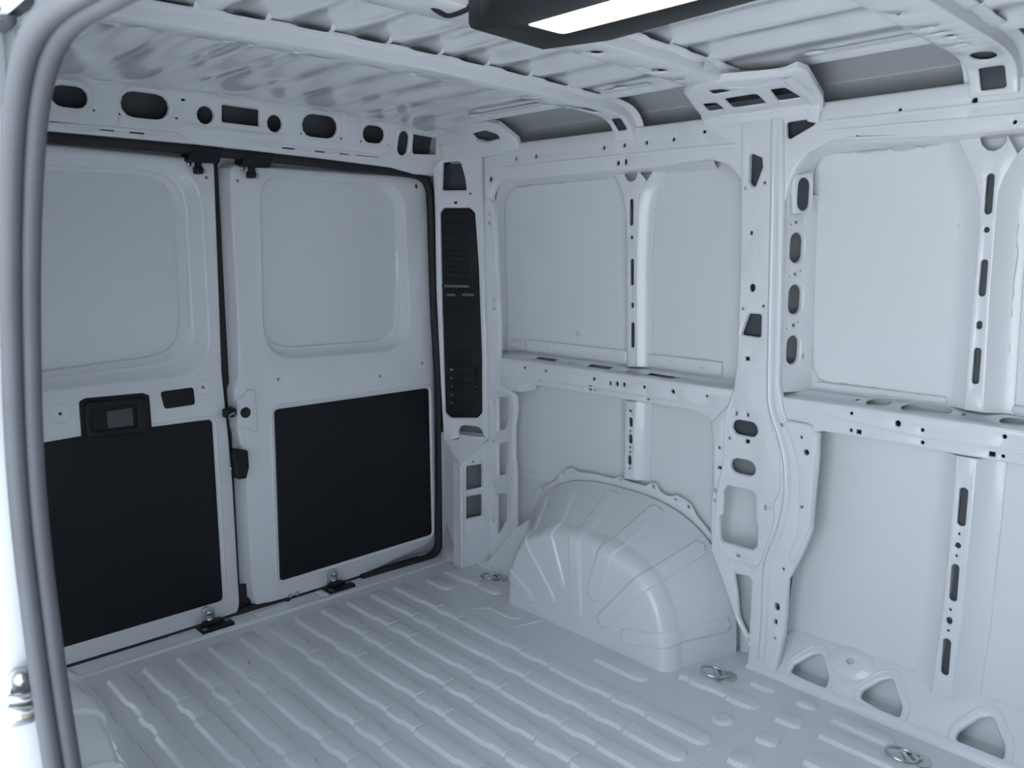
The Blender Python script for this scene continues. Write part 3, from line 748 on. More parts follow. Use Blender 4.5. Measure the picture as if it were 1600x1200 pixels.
# --- wheel arch
def arch(side, parent, h_in=0.325, h_out=0.412, rad=0.062):
    """dome over the wheel: wall outline -> shoulder -> vertical face with fan of pressed beads"""
    b = bmesh.new()
    NT = 340
    ki, ko = h_in / 0.325, h_out / 0.412
    inner_c, wall_c = -0.768, -0.712
    def outl(t, x_w):
        # t 0..1 from front foot to rear foot; super-ellipse, x_w 0 = cabin face, 1 = wall
        a = math.pi * t
        e = 2.0 / 2.6
        ca, sa = math.cos(a), math.sin(a)
        hw = 0.345 + 0.112 * x_w
        hh = h_in + (h_out - h_in) * x_w
        cy = inner_c + (wall_c - inner_c) * x_w
        return cy - hw * math.copysign(abs(ca) ** e, ca), hh * abs(sa) ** e
    # pressed beads: foot on the cabin face, bend at the shoulder, end at the wall, half width (metres)
    beads = [((-0.545, 0.055), (-0.435, 0.115), (-0.33, 0.13), .019), ((-0.645, 0.085), (-0.495, 0.252), (-0.40, 0.315), .019), ((-0.686, 0.150), (-0.617, 0.322), (-0.51, 0.378), .021),
             ((-0.760, 0.075), (-0.742, 0.325), (-0.693, 0.412), .022), ((-0.832, 0.160), (-0.876, 0.312), (-0.884, 0.394), .026), ((-0.872, 0.085), (-1.022, 0.258), (-1.060, 0.318), .024), ((-0.962, 0.065), (-1.096, 0.096), (-1.160, 0.095), .022)]
    beads = [(f_, (b_[0], b_[1] * ki), (w_[0], w_[1] * ko), r_) for f_, b_, w_, r_ in beads]
    def seg(q, a, c_):
        a = Vector(a); c_ = Vector(c_); d_ = c_ - a
        t_ = max(0.0, min(1.0, (q - a).dot(d_) / d_.length_squared))
        return (q - (a + d_ * t_)).length
    rows = []
    n_top, n_round, n_face = 44, 16, 60
    for i in range(n_top):
        rows.append(('top', i / n_top))
    for i in range(n_round):
        rows.append(('round', i / n_round))
    for i in range(n_face + 1):
        rows.append(('face', i / n_face))
    R_ = rad
    secs = []
    for kind, s in rows:
        sec = []
        for j in range(NT + 1):
            t = j / NT
            y1, z1 = outl(t, 0.0)
            d = Vector((y1 - inner_c, z1)); L = max(d.length, 1e-6); d /= L
            if kind == 'top':
                xw = 1 - s
                yy, zz = outl(t, xw)
                x = 0.965 - (0.965 - 0.705 - R_) * s
                nrm = Vector((-0.3, d.x, d.y)).normalized()
            elif kind == 'round':
                a = s * math.pi / 2
                ins = R_ * (1 - math.cos(a)) * 0.55
                yy = inner_c + d.x * (L - ins); zz = d.y * (L - ins)
                x = 0.705 + R_ * (1 - math.sin(a))
                nrm = Vector((-math.sin(a) - 0.1, d.x * math.cos(a), d.y * math.cos(a))).normalized()
            else:
                Lf = L - R_ * 0.55
                yy = inner_c + d.x * Lf * (1 - s); zz = d.y * Lf * (1 - s)
                x = 0.705
                nrm = Vector((-1, 0, 0))
            off = 0.0
            q = Vector((yy, zz))
            for foot, bend, wl_, bw in beads:
                if kind == 'top':
                    if s < 0.10: continue
                    bc = Vector(bend) * s + Vector(wl_) * (1 - s)
                    dist = (q - bc).length
                    if s < 0.16: dist += (0.16 - s) * 0.4
                elif kind == 'round':
                    dist = seg(q, foot, Vector(bend) * 1.0)
                else:
                    dist = seg(q, foot, bend)
                v = max(0.0, min(1.0, (bw + 0.0022 - dist) / 0.0045))
                off = max(off, v * v * (3 - 2 * v))
            off *= 0.0062 if side > 0 else 0.008
            p = Vector((x, yy, zz)) + nrm * off
            sec.append((side * p.x, p.y, max(p.z, -0.002)))
        secs.append(sec)
    lofts(b, secs)
    o = obj('wheel_arch', b, PAINT, parent)
    return o, outl
wheel_arch, outl = arch(1, wall)
# scalloped welding flange where the arch meets the skin
fl_out = [(-0.2238,0.1122), (-0.2464,0.1766), (-0.2823,0.2356), (-0.3037,0.2828), (-0.3042,0.3076), (-0.3281,0.3300), (-0.3712,0.3490), (-0.4039,0.3727), (-0.4298,0.4065), (-0.4519,0.4228), (-0.4829,0.4312), (-0.5103,0.4228), (-0.5788,0.4320), (-0.6365,0.4325), (-0.6730,0.4333), (-0.7006,0.4479),
          (-0.7198,0.4408), (-0.7468,0.4377), (-0.8074,0.4376), (-0.8278,0.4527), (-0.8482,0.4527), (-0.8636,0.4306), (-0.8888,0.4214), (-0.9084,0.4258), (-0.9278,0.4322), (-0.9569,0.4263), (-0.9856,0.4123), (-0.9979,0.3884), (-1.0287,0.3612), (-1.0615,0.3328),
          (-1.0917,0.3002), (-1.1216,0.2641), (-1.1424,0.2297), (-1.1548,0.1829), (-1.1611,0.1238), (-1.1753,0.0878), (-1.1980,0.0550), (-1.2117,0.0294), (-1.22, 0.0)]
fl_in = [(outl(t / 40, 1.0)[0], outl(t / 40, 1.0)[1] * 0.985) for t in range(0, 39)]
bm = bmesh.new()
fl_holes = [oval(*(-0.3346,0.3241,0.0133,0.0098)), oval(*(-0.4423,0.4043,0.0126,0.0094)), oval(*(-0.4828,0.4172,0.0092,0.0070)), oval(*(-0.7034,0.4352,0.0110,0.0088)), box2(*(-0.8382,0.4421,0.0127,0.0107)), oval(*(-0.9245,0.4179,0.0097,0.0084)), box2(*(-0.9740,0.4054,0.0118,0.0103)), oval(*(-1.1671,0.0756,0.0065,0.0062))]
sheet(bm, fA, fl_out + [(q[0], q[1] * 0.97) for q in fl_in], fl_holes, r=0.002, depth=0.008, hr=0.002)
obj('arch_flange', bm, PAINT, wheel_arch)
bm = bmesh.new()
tube(bm, [(0.90, -0.275, 0.045), (0.915, -0.262, 0.065), (0.93, -0.255, 0.080)], 0.009, 8)
obj('rubber_plug', bm, RUBBER, wheel_arch)

# ================================================================== REAR WALL: header, corner pillar
head_holes = [oval(*(-0.4211,1.5786,0.0883,0.0524)), oval(*(-0.2308,1.5786,0.1282,0.0656)), oval(*(-0.0617,1.5720,0.0491,0.0485)), rnd([(-0.0141,1.6059), (0.1015,1.6048), (0.1053,1.5581), (-0.0112,1.5589)], 0.006), oval(*(0.1556,1.5714,0.0489,0.0498)),
              oval(*(0.3119,1.5786,0.1267,0.0672)), oval(*(0.5163,1.5735,0.0868,0.0548)), oval(*(0.6401,1.5557,0.0434,0.0798)), rnd([(0.6740,1.5893), (0.7876,1.5848), (0.7979,1.5312), (0.6852,1.5245)], 0.010),
              oval(*(-0.4709,1.5481,0.0074,0.0061)), oval(*(-0.3636,1.5508,0.0063,0.0063)), oval(*(-0.2982,1.5491,0.0066,0.0065)), oval(*(-0.1457,1.5545,0.0072,0.0068)), oval(*(-0.1289,1.6045,0.0127,0.0067)), oval(*(0.2458,1.5502,0.0089,0.0076)), oval(*(0.3910,1.5480,0.0072,0.0079)), oval(*(0.4659,1.5467,0.0075,0.0060)), oval(*(0.5780,1.5431,0.0105,0.0083)),
              oval(*(-0.4244,1.5096,0.0921,0.0079)), oval(*(-0.3312,1.5052,0.0391,0.0049)), oval(*(-0.2529,1.5052,0.0409,0.0050)), oval(*(0.2063,1.5030,0.0440,0.0057)), oval(*(0.3172,1.5024,0.0373,0.0059)), oval(*(0.4077,1.5026,0.0365,0.0060)), box2(*(0.4970,1.5045,0.0916,0.0082))]
bm = bmesh.new()
hp = [(-0.87, 1.485), (-0.60, 1.489), (-0.1, 1.49), (0.3, 1.482), (0.60, 1.472), (0.70, 1.455), (0.79, 1.455), (0.80, 1.60), (0.765, 1.618), (0.43, 1.633), (0.09, 1.637), (-0.2, 1.638), (-0.48, 1.632), (-0.80, 1.615)]
sheet(bm, fH, hp, head_holes, r=0.004, depth=0.10, hr=0.007)
hpb = hp
rear = tag(obj('wall_rear', bm, PAINT), 'white steel header over the rear doors with a row of openings', 'wall', kind='structure')
backing(fH, [(-0.86, 1.49), (0.60, 1.478), (0.88, 1.462), (0.88, 1.60), (0.43, 1.625), (-0.2, 1.63), (-0.80, 1.61)], 0.06, rear)
bm = bmesh.new()
ridge(bm, fH, [(-0.1286,1.5349), (-0.0821,1.5291), (0.1373,1.5262), (0.1905,1.5309)], 0.03, 0.008)
ridge(bm, fH, [(-0.4966,1.5047), (-0.3426,1.5105), (-0.1458,1.5127), (-0.1084,1.4953)], 0.010, 0.004)
ridge(bm, fH, [(0.1816,1.5094), (0.5378,1.5066), (0.5835,1.5165)], 0.010, 0.004)
ridge(bm, fH, [(0.5681,1.6141), (0.5809,1.5163)], 0.004, 0.002)
for h in (head_holes[0], head_holes[1], head_holes[5], head_holes[6], head_holes[7]):
    o_ = inset(h, -0.011)
    ridge(bm, fH, o_ + o_[:1], 0.006, 0.002)
obj('pressed_bead', bm, PAINT, rear)
# flange joining header and roof, with small drain lips
bm = bmesh.new()
xs = [-0.86 + 0.04 * i for i in range(42)]
lofts(bm, [[(x, -0.004, roof_z(x) - 0.013 + 0.02 * 0), (x, -0.020, roof_z(x) - 0.010), (x, -0.030, roof_z(x) - 0.002), (x, -0.030, roof_z(x) + 0.01)] for x in xs])
obj('roof_flange', bm, PAINT, rear)
for px_ in (-0.357, 0.0, 0.36):
    bm = bmesh.new()
    zc = roof_z(px_) - 0.018
    secs = [[(px_ + 0.045 * c_, -0.022 + 0.010 * k, zc + 0.010 - d_ * math.sqrt(max(0, 1 - c_ * c_))) for c_ in (-1, -.8, -.5, 0, .5, .8, 1)] for k, d_ in ((0, 0.008), (0.4, 0.014), (1.6, 0.014))]
    lofts(bm, secs)
    obj('drain_lip', bm, PAINT, rear)
# inner return that hides the outside above the doors
bm = bmesh.new()
lofts(bm, [[(x, 0.05, 1.487), (x, 0.16, 1.487), (x, 0.16, 1.66), (x, -0.03, 1.665)] for x in (-0.98, 0, 0.98)], smooth=False)
obj('header_back', bm, PAINT, rear)

# corner pillar, upper part: tapered face with the tail-lamp cover
cp_holes = [rnd([(0.0724,1.4980), (0.1271,1.5001), (0.1450,1.4950), (0.1610,1.4371), (0.1649,1.3995), (0.0660,1.4023)], 0.005),
            box2(*(0.1207,1.3572,0.0130,0.0090)), oval(*(0.1824,1.3868,0.0102,0.0066)),
            rnd([(0.0549,1.3235), (0.0688,1.3391), (0.1757,1.3370), (0.1956,1.3188), (0.2051,1.1230), (0.2085,0.7983), (0.2026,0.5944), (0.1833,0.5733), (0.0689,0.5633), (0.0474,0.5812), (0.0493,0.9806)], [0.012, 0.012, 0.012, 0.012, 0.0, 0.0, 0.014, 0.014, 0.014, 0.014, 0.0]),
            oval(*(0.1531,0.5117,0.1028,0.0542))]
bm = bmesh.new()
cpo = [(0.0321,1.4818), (0.0705,1.5158), (0.060, 1.56), (0.228, 1.56), (0.228, 0.50), (0.0374,0.4681), (0.0323,0.6909), (0.0277,1.0509), (0.0337,1.3285)]
sheet(bm, fP, clean(cpo), cp_holes, r=0.005, depth=0.05, hr=0.007)
cpil = obj('corner_pillar', bm, PAINT, rear)
backing(fP, [(0.02, 1.30), (0.02, 1.50), (0.215, 1.50), (0.215, 1.30)], 0.045, cpil)
backing(fP, [(0.02, 0.50), (0.02, 0.60), (0.215, 0.60), (0.215, 0.50)], 0.045, cpil, HOLE_GREY)
# lower part: box with a vertical ridge
A0 = Vector((0.812, 0.058)); Rg = Vector((0.786, -0.100)); B0 = Vector((0.925, -0.122))
def fB1(s, z, w):
    d = (Rg - A0); n_ = Vector((-d.y, d.x)).normalized(); n_ = n_ if n_.x > 0 else -n_
    q = A0 + d * s + n_ * w; return (q.x, q.y, z)
def fB2(s, z, w):
    d = (B0 - Rg); q = Rg + d * s; return (q.x, q.y + w, z)
z_top, z_mid = 0.50, 0.405
bm = bmesh.new()
sheet(bm, fB1, [(0, 0), (1, 0), (1, z_mid), (0.0, z_top)], [oval(0.30, 0.415, 0.06, 0.012), oval(0.22, 0.375, 0.10, 0.012), oval(0.22, 0.15, 0.10, 0.012)], r=0.002, depth=0.004, hr=0.001)
fR2 = lambda x, z, w: (x, -0.108 + w, z)
def rr2(x0, x1, z0_, z1_):
    return rnd([((x0 - Rg.x) / (B0.x - Rg.x), z0_), ((x1 - Rg.x) / (B0.x - Rg.x), z0_), ((x1 - Rg.x) / (B0.x - Rg.x), z1_), ((x0 - Rg.x) / (B0.x - Rg.x), z1_)], 0.018)
r_a = (0.8071,0.3016); r_b = (0.8803,0.3923); r_c = (0.8062,0.1897); r_d = (0.8798,0.2746)
sheet(bm, fB2, [(0, 0), (1.0, 0), (1.0, z_top), (0.12, z_mid + 0.012), (0, z_mid)], [rr2(r_a[0], r_b[0], r_a[1], r_b[1]), rr2(r_c[0], r_d[0], r_c[1], r_d[1]), oval((((0.8360,0.4075))[0] - Rg.x) / (B0.x - Rg.x), ((0.8360,0.4075))[1], 0.07, 0.006)], r=0.002, depth=0.05, hr=0.006)
# sloping shoulder
TL = Vector((A0.x, A0.y, z_top)); TR = Vector(fP(0.228, z_top, 0)); 
vs = [bm.verts.new(p) for p in (TL, TR, (Rg.x, Rg.y, z_mid), (A0.x, A0.y, z_top), (B0.x, B0.y, z_top))]
bm.faces.new((vs[0], vs[1], vs[2])); bm.faces.new((vs[0], vs[2], vs[3])); bm.faces.new((vs[1], vs[4], vs[2]))
cbox = obj('pillar_foot', bm, PAINT, rear)
backing(fB2, [(0.1, 0.02), (0.98, 0.02), (0.98, 0.40), (0.1, 0.40)], 0.05, cbox, HOLE_GREY)
bm = bmesh.new()
tube(bm, [(Rg.x + 0.003, Rg.y + 0.004, 0.0), (Rg.x + 0.003, Rg.y + 0.004, z_mid - 0.005)], 0.008, 10)
ridge(bm, fB2, [(0.0, 0.135), (0.3, 0.14), (0.85, 0.15)], 0.010, 0.003)
obj('pressed_edge', bm, PAINT, cbox)
bm = bmesh.new()
lofts(bm, [[(1.0, 0.16, z), (0.86, 0.16, z), (0.84, 0.06, z)] for z in (-0.02, 0.8, 1.60)], smooth=False)
boxm(bm, (0.93, -0.12, -0.02), (1.02, 0.16, 0.0))
obj('pillar_back', bm, PAINT, rear)
# gusset from the pillar up to the roof, with its eye-shaped opening
def fG1(y, t, w):
    return (0.78 + 0.08 * t + 0.7 * w, y, 1.62 - 0.11 * t + 0.6 * w)
bm = bmesh.new()
sheet(bm, fG1, rnd([(0.0175,0.0212), (-0.2238,0.0214), (-0.2911,0.1701), (-0.3435,0.6497), (-0.3345,0.9783), (-0.20, 1.15), (0.05, 1.15)], 0.012),
      [rnd([(-0.1383,0.3209), (-0.2164,0.2794), (-0.2620,0.4246), (-0.2697,0.5550), (-0.1964,0.6045), (-0.1524,0.4968)], 0.016)], r=0.004, depth=0.02, hr=0.006)
gus = obj('corner_gusset', bm, PAINT, rear)
bm = bmesh.new()
pa_ = [fH(0.775, 1.612, 0.003), fH(0.79, 1.458, 0.003), fP(*(0.0701,1.5069), 0.003), fP(*(0.2292,1.5088), 0.003), fG1(*(-0.2931,0.9845), 0.003), fG1(*(-0.0044,0.0591), 0.003)]
vs = [bm.verts.new(p) for p in pa_]
for q in ((2, 1, 0), (2, 0, 5), (2, 5, 4), (2, 4, 3)):
    fc = bm.faces.new([vs[i] for i in q]); fc.smooth = True
obj('corner_patch', bm, PAINT, rear)
bm = bmesh.new()
ridge(bm, fG1, [(-0.0902,0.2071), (-0.1269,0.4396), (-0.1634,0.6705)], 0.02, 0.005)
ridge(bm, fG1, [(-0.0151,0.3115), (-0.0582,0.4588), (-0.0807,0.6639)], 0.02, 0.005)
backing(fG1, [(-0.1112,0.2433), (-0.2224,0.2138), (-0.2889,0.4824), (-0.2026,0.7186), (-0.1347,0.6116)], 0.02, gus)
obj('pressed_bead', bm, PAINT, gus)

# ================================================================== CEILING
def corr(u):
    """corrugation: 0 low pad, 1 raised pad; pitch 0.14"""
    p = ((u - 0.0755) / 0.1405) % 1.0
    c = (p if p < 0.5 else p - 1) * 0.1405          # offset from the centre of a raised pad
    return max(0.0, min(1.0, (0.048 - c) / 0.018 if c > 0 else (0.046 + c) / 0.016))
xs = []
for k in range(-6, 6):
    c_ = 0.0755 + 0.1405 * k
    xs += [c_ - 0.046, c_ - 0.030, c_ + 0.030, c_ + 0.048]
xs = [-0.72] + [x for x in xs if -0.70 < x < 0.70] + [0.72]
bm = bmesh.new()
secs = []
for y, k in ((0.0, 0.0), (-0.05, 0.0), (-0.12, 1.0), (-0.5, 1.0), (-1.0, 1.0), (-1.5, 1.0), (-2.0, 1.0), (-2.75, 1.0)):
    secs.append([(x, y, roof_z(x) - 0.013 + 0.0088 * corr(x) * k) for x in xs])
lofts(bm, secs, smooth=False)
ceiling = tag(obj('ceiling', bm, ROOF), 'white corrugated steel roof panel over the cargo space', 'ceiling', kind='structure')
# rolled-down cant rails between roof panel and wall: shade put in as a grey tone, with a crease
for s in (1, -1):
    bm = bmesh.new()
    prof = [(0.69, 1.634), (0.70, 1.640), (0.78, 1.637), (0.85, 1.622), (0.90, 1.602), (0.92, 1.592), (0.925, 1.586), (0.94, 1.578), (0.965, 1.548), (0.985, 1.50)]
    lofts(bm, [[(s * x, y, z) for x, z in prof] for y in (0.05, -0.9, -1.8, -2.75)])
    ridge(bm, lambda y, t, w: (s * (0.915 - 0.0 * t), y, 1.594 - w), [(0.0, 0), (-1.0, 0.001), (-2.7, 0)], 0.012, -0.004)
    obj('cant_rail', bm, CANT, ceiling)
bm = bmesh.new()
for y0, y1 in ((-0.30, -0.72), (-0.86, -1.02), (-1.42, -1.70), (-1.87, -2.6)):
    secs = []
    for y in (y0, (y0 + y1) / 2, y1):
        secs.append([(0.655, y, roof_z(0.655) - 0.008), (0.690, y, roof_z(0.69) - 0.010), (0.700, y, roof_z(0.70) - 0.003), (0.70, y, roof_z(0.7) + 0.02)])
    lofts(bm, secs, smooth=False)
obj('roof_edge_flange', bm, PAINT, ceiling)
for yy in (-0.33, -0.93, -1.47):
    bm = bmesh.new()
    secs = [[(0.66 + a * math.cos(t * math.pi / 6), yy + 1.6 * a * math.sin(t * math.pi / 6), roof_z(0.66) - 0.008 - h_) for t in range(12)] for a, h_ in ((0.015, 0), (0.012, 0.003), (0.007, 0.005), (0.001, 0.005))]
    lofts(bm, secs, True)
    obj('roof_tab', bm, PAINT, ceiling)

bm = bmesh.new()
boxm(bm, (-1.03, -2.78, 1.675), (1.03, 0.18, 1.690))  # unseen cover added over the roof to stop sky light leaking in
obj('light_leak_cover', bm, PAINT, ceiling)
bm = bmesh.new()
sheet(bm, lambda x, z, w: (x, -2.75 - w, z), [(-1.02, -0.03), (1.02, -0.03), (1.0, 1.68), (-1.0, 1.68)], [], r=0.003, depth=0.02)  # added out of view to close the cab end and hold back light
tag(obj('wall_light_block', bm, GREYRUB), 'unseen dark grey panel added to cut light from the cab end', 'wall', kind='structure')
def bow_path(s):
    """(x, z) along the underside of a roof bow"""
    pts = [(-0.85, 1.535), (-0.83, 1.556), (-0.80, 1.567), (-0.74, 1.576), (-0.60, 1.583), (-0.30, 1.590), (0, 1.592), (0.30, 1.588), (0.60, 1.579), (0.70, 1.576), (0.75, 1.572), (0.795, 1.564), (0.82, 1.551), (0.835, 1.530), (0.842, 1.505)]
    return pts
def arclen(pts):
    L = [0.0]
    for a, b in zip(pts, pts[1:]):
        L.append(L[-1] + math.hypot(b[0] - a[0], b[1] - a[1]))
    return L
BP = [(v.x, v.y) for v in smooth_path([Vector((x, z, 0)) for x, z in bow_path(0)], 6)]
BL = arclen(BP)
mid = min(range(len(BP)), key=lambda i: abs(BP[i][0]))
BS = [l - BL[mid] for l in BL]     # s = 0 above the van centre line
def bow_pt(s, w):
    s = max(BS[0], min(BS[-1], s))
    for i in range(len(BS) - 1):
        if BS[i] <= s <= BS[i + 1]:
            t = (s - BS[i]) / max(1e-9, BS[i + 1] - BS[i])
            x = BP[i][0] + (BP[i + 1][0] - BP[i][0]) * t; z = BP[i][1] + (BP[i + 1][1] - BP[i][1]) * t
            dx, dz = BP[i + 1][0] - BP[i][0], BP[i + 1][1] - BP[i][1]
            l = math.hypot(dx, dz)
            return x - dz / l * w, z + dx / l * w
def bow(yc, half, holes, legs=True, lip=0.020, send=None):
    f = lambda s, y, w: (bow_pt(s, w)[0], yc + y, bow_pt(s, w)[1])
    b = bmesh.new()
    S0, S1 = BS[0], send if send else BS[-1]
    sheet(b, f, [(S0, -half), (S1, -half), (S1, half), (S0, half)], holes, r=0.003, depth=0.028, hr=0.003, hd=0.002, step=0.02)
    # outward lips along both edges, reaching for the roof panel
    n = 180
    for sg in (-1, 1):
        secs = []
        for i in range(n + 1):
            s = S0 + (S1 - S0) * i / n
            dk = 0.0035 * corr(bow_pt(s, 0)[0]) if abs(bow_pt(s, 0)[0]) < 0.68 else 0.0
            secs.append([f(s, sg * half, 0.026 - dk), f(s, sg * (half + 0.004), 0.030 - dk), f(s, sg * (half + lip), 0.031 - dk), f(s, sg * (half + lip), 0.034 - dk)])
        lofts(b, secs)
    ob = obj('roof_bow', b, PAINT, ceiling)
    b = bmesh.new()
    lofts(b, [[f(S0 + (S1 - S0) * i / n, y_, 0.010) for y_ in (-half + 0.002, half - 0.002)] for i in range(n + 1)])
    obj('shade_sheet', b, HOLE_DARK, ob)  # dark sheet painting the shade behind the bow holes
    return ob, f
def s_of_x(x):
    return BS[min(range(len(BP)), key=lambda i: abs(BP[i][0] - x))]
sE = BS[-1]
h1 = []
for x, wx in ((-0.60, .012), (-0.555, .010), (-0.49, .012), (-0.455, .008), (-0.37, .010), (-0.30, .010), (-0.22, .009), (-0.12, .009), (-0.085, .010), (0.03, .008), (0.065, .008), (0.10, .018), (0.19, .010), (0.225, .009), (0.35, .009), (0.385, .009), (0.46, .007), (0.50, .008), (0.55, .010), (0.575, .010), (0.615, .014)):
    h1.append(oval(s_of_x(x), 0.024, wx * 1.15, 0.012))
h1.append(oval(s_of_x(0.705), 0.012, 0.075, 0.026))
h1.append(rnd([(sE - 0.075, -0.018), (sE - 0.030, -0.018), (sE - 0.030, 0.018), (sE - 0.075, 0.018)], 0.006))
bow1, f1 = bow(-0.792, 0.036, h1)
h2 = []
for x, y, wx, wy in ((0.24, 0.012, .036, .018), (0.40, 0.022, .016, .006), (0.44, 0.018, .010, .005), (0.475, 0.010, .036, .018), (0.58, 0.028, .012, .005), (0.62, 0.02, .014, .009), (0.645, 0.018, .008, .005)):
    h2.append(oval(s_of_x(x), y, wx * 1.1, wy * 1.7))
bow2, f2 = bow(-1.215, 0.048, h2, send=s_of_x(0.66))
h3 = []
for x, y, wx, wy in ((0.40, 0.02, .016, .006), (0.50, 0.015, .006, .022), (0.54, 0.010, .006, .020), (0.605, 0.005, .022, .018), (0.63, 0.0, .006, .014), (0.665, 0.008, .010, .020), (0.69, 0.0, .006, .014)):
    h3.append(oval(s_of_x(x), y, wx * 1.1, wy * 1.2))
h3.append(oval(s_of_x(0.765), 0.0, 0.055, 0.046))
h3.append(rnd([(sE - 0.060, -0.024), (sE - 0.012, -0.024), (sE - 0.012, 0.024), (sE - 0.060, 0.024)], 0.006))
bow3, f3 = bow(-1.775, 0.046, h3)
bow4, f4 = bow(-2.35, 0.046, [])
# spot-weld tabs bridging bows and roof between the corrugations
for ff, yl in ((f1, -0.852), (f2, -1.278), (f3, -1.838)):
    for k in range(-5, 5):
        xc = 0.0755 + 0.1405 * k + 0.040
        if abs(xc) > 0.66: continue
        b = bmesh.new()
        zc = roof_z(xc) - 0.004
        secs = [[(xc - 0.006 + 0.004 * i2, yl + 0.010, zc - 0.018), (xc - 0.004 + 0.005 * i2, yl - 0.004, zc - 0.014), (xc - 0.003 + 0.006 * i2, yl - 0.012, zc - 0.004)] for i2 in (0, 1, 2)]
        lofts(b, secs)
        obj('weld_tab', b, PAINT, ceiling)

# gusset where the middle bow meets the big pillar: broad plate with four openings
def fG2(y, x, w):
    """underside plate: nearly flat from the bow to the rail, then turned down over the rail"""
    if x < 0.835:
        return (x, y, 1.585 - 0.05 * (x - 0.56) / 0.29 + w)
    k = x - 0.835
    return (0.835 + 0.35 * k + 0.3 * w, y, 1.5376 - 0.94 * k + w)
g2_holes = [rnd([(-1.2009,0.6605), (-1.2363,0.6666), (-1.2540,0.6915), (-1.1945,0.6951)], 0.006),
            rnd([(-1.1320,0.7385), (-1.1700,0.7440), (-1.1592,0.7990), (-1.1113,0.8016)], 0.008),
            rnd([(-1.2032,0.7269), (-1.2936,0.7262), (-1.2783,0.8006), (-1.1857,0.8017)], 0.010),
            rnd([(-1.3350,0.7156), (-1.3724,0.7159), (-1.3750,0.7964), (-1.3129,0.7973)], 0.008)]
go = subdiv([(-1.1336,0.6556), (-1.2055,0.6238), (-1.2717,0.6166), (-1.3452,0.6326), (-1.4057,0.6433), (-1.4517,0.6226), (-1.4615,0.6524), (-1.4056,0.8546), (-1.388, 0.868), (-1.20, 0.868), (-1.075, 0.868), (-1.0636,0.8462), (-1.0949,0.7501)], 0.03)
ex = [(-1.0 - 0.03 * i, 0.60 + 0.03 * j) for i in range(15) for j in range(10)] + [(-1.0 - 0.03 * i, 0.835) for i in range(15)]
ex = [q for q in ex if inside(q[0], q[1], inset(go, 0.012)) and not any(inside(q[0], q[1], inset(h, -0.014)) for h in g2_holes)]
bm = bmesh.new()
sheet(bm, fG2, go, g2_holes, r=0.006, depth=0.016, hr=0.003, hd=0.001, extra=ex)
gusset = obj('bow_gusset', bm, PAINT, bow2)
bm = bmesh.new()
fill(bm, fG2, [[(-1.1281,0.7102), (-1.1975,0.6492), (-1.3284,0.6611), (-1.4028,0.6772), (-1.3879,0.8219), (-1.37, 0.83), (-1.05, 0.83)]], 0.028)
obj('shade_sheet', bm, HOLE_DARK, gusset)  # dark sheet standing in for shade behind the gusset openings
# raised wall along the front edge of bow and gusset
bm = bmesh.new()
wl = [(-1.2631,0.5409), (-1.2524,0.5985), (-1.2562,0.6327), (-1.2688,0.6620), (-1.3177,0.6794), (-1.3587,0.6795), (-1.3934,0.6773), (-1.4116,0.6724)]
wl = [(v.x, v.y) for v in smooth_path([Vector((q[0], q[1], 0)) for q in wl], 4)]
lofts(bm, [[fG2(y + 0.004, x, -0.001), fG2(y - 0.003, x + 0.001, 0.004), fG2(y - 0.012, x + 0.002, 0.030), fG2(y - 0.028, x + 0.002, 0.034)] for y, x in wl])
ridge(bm, fG2, [(-1.4074,0.6572), (-1.3943,0.7468), (-1.3864,0.8313), (-1.3761,0.8783)], 0.03, 0.008)
ridge(bm, fG2, [(-1.1370,0.6724), (-1.1071,0.7552), (-1.0793,0.8348), (-1.1697,0.8368), (-1.2760,0.8420)], 0.010, 0.003)
obj('gusset_upstand', bm, PAINT, bow2)

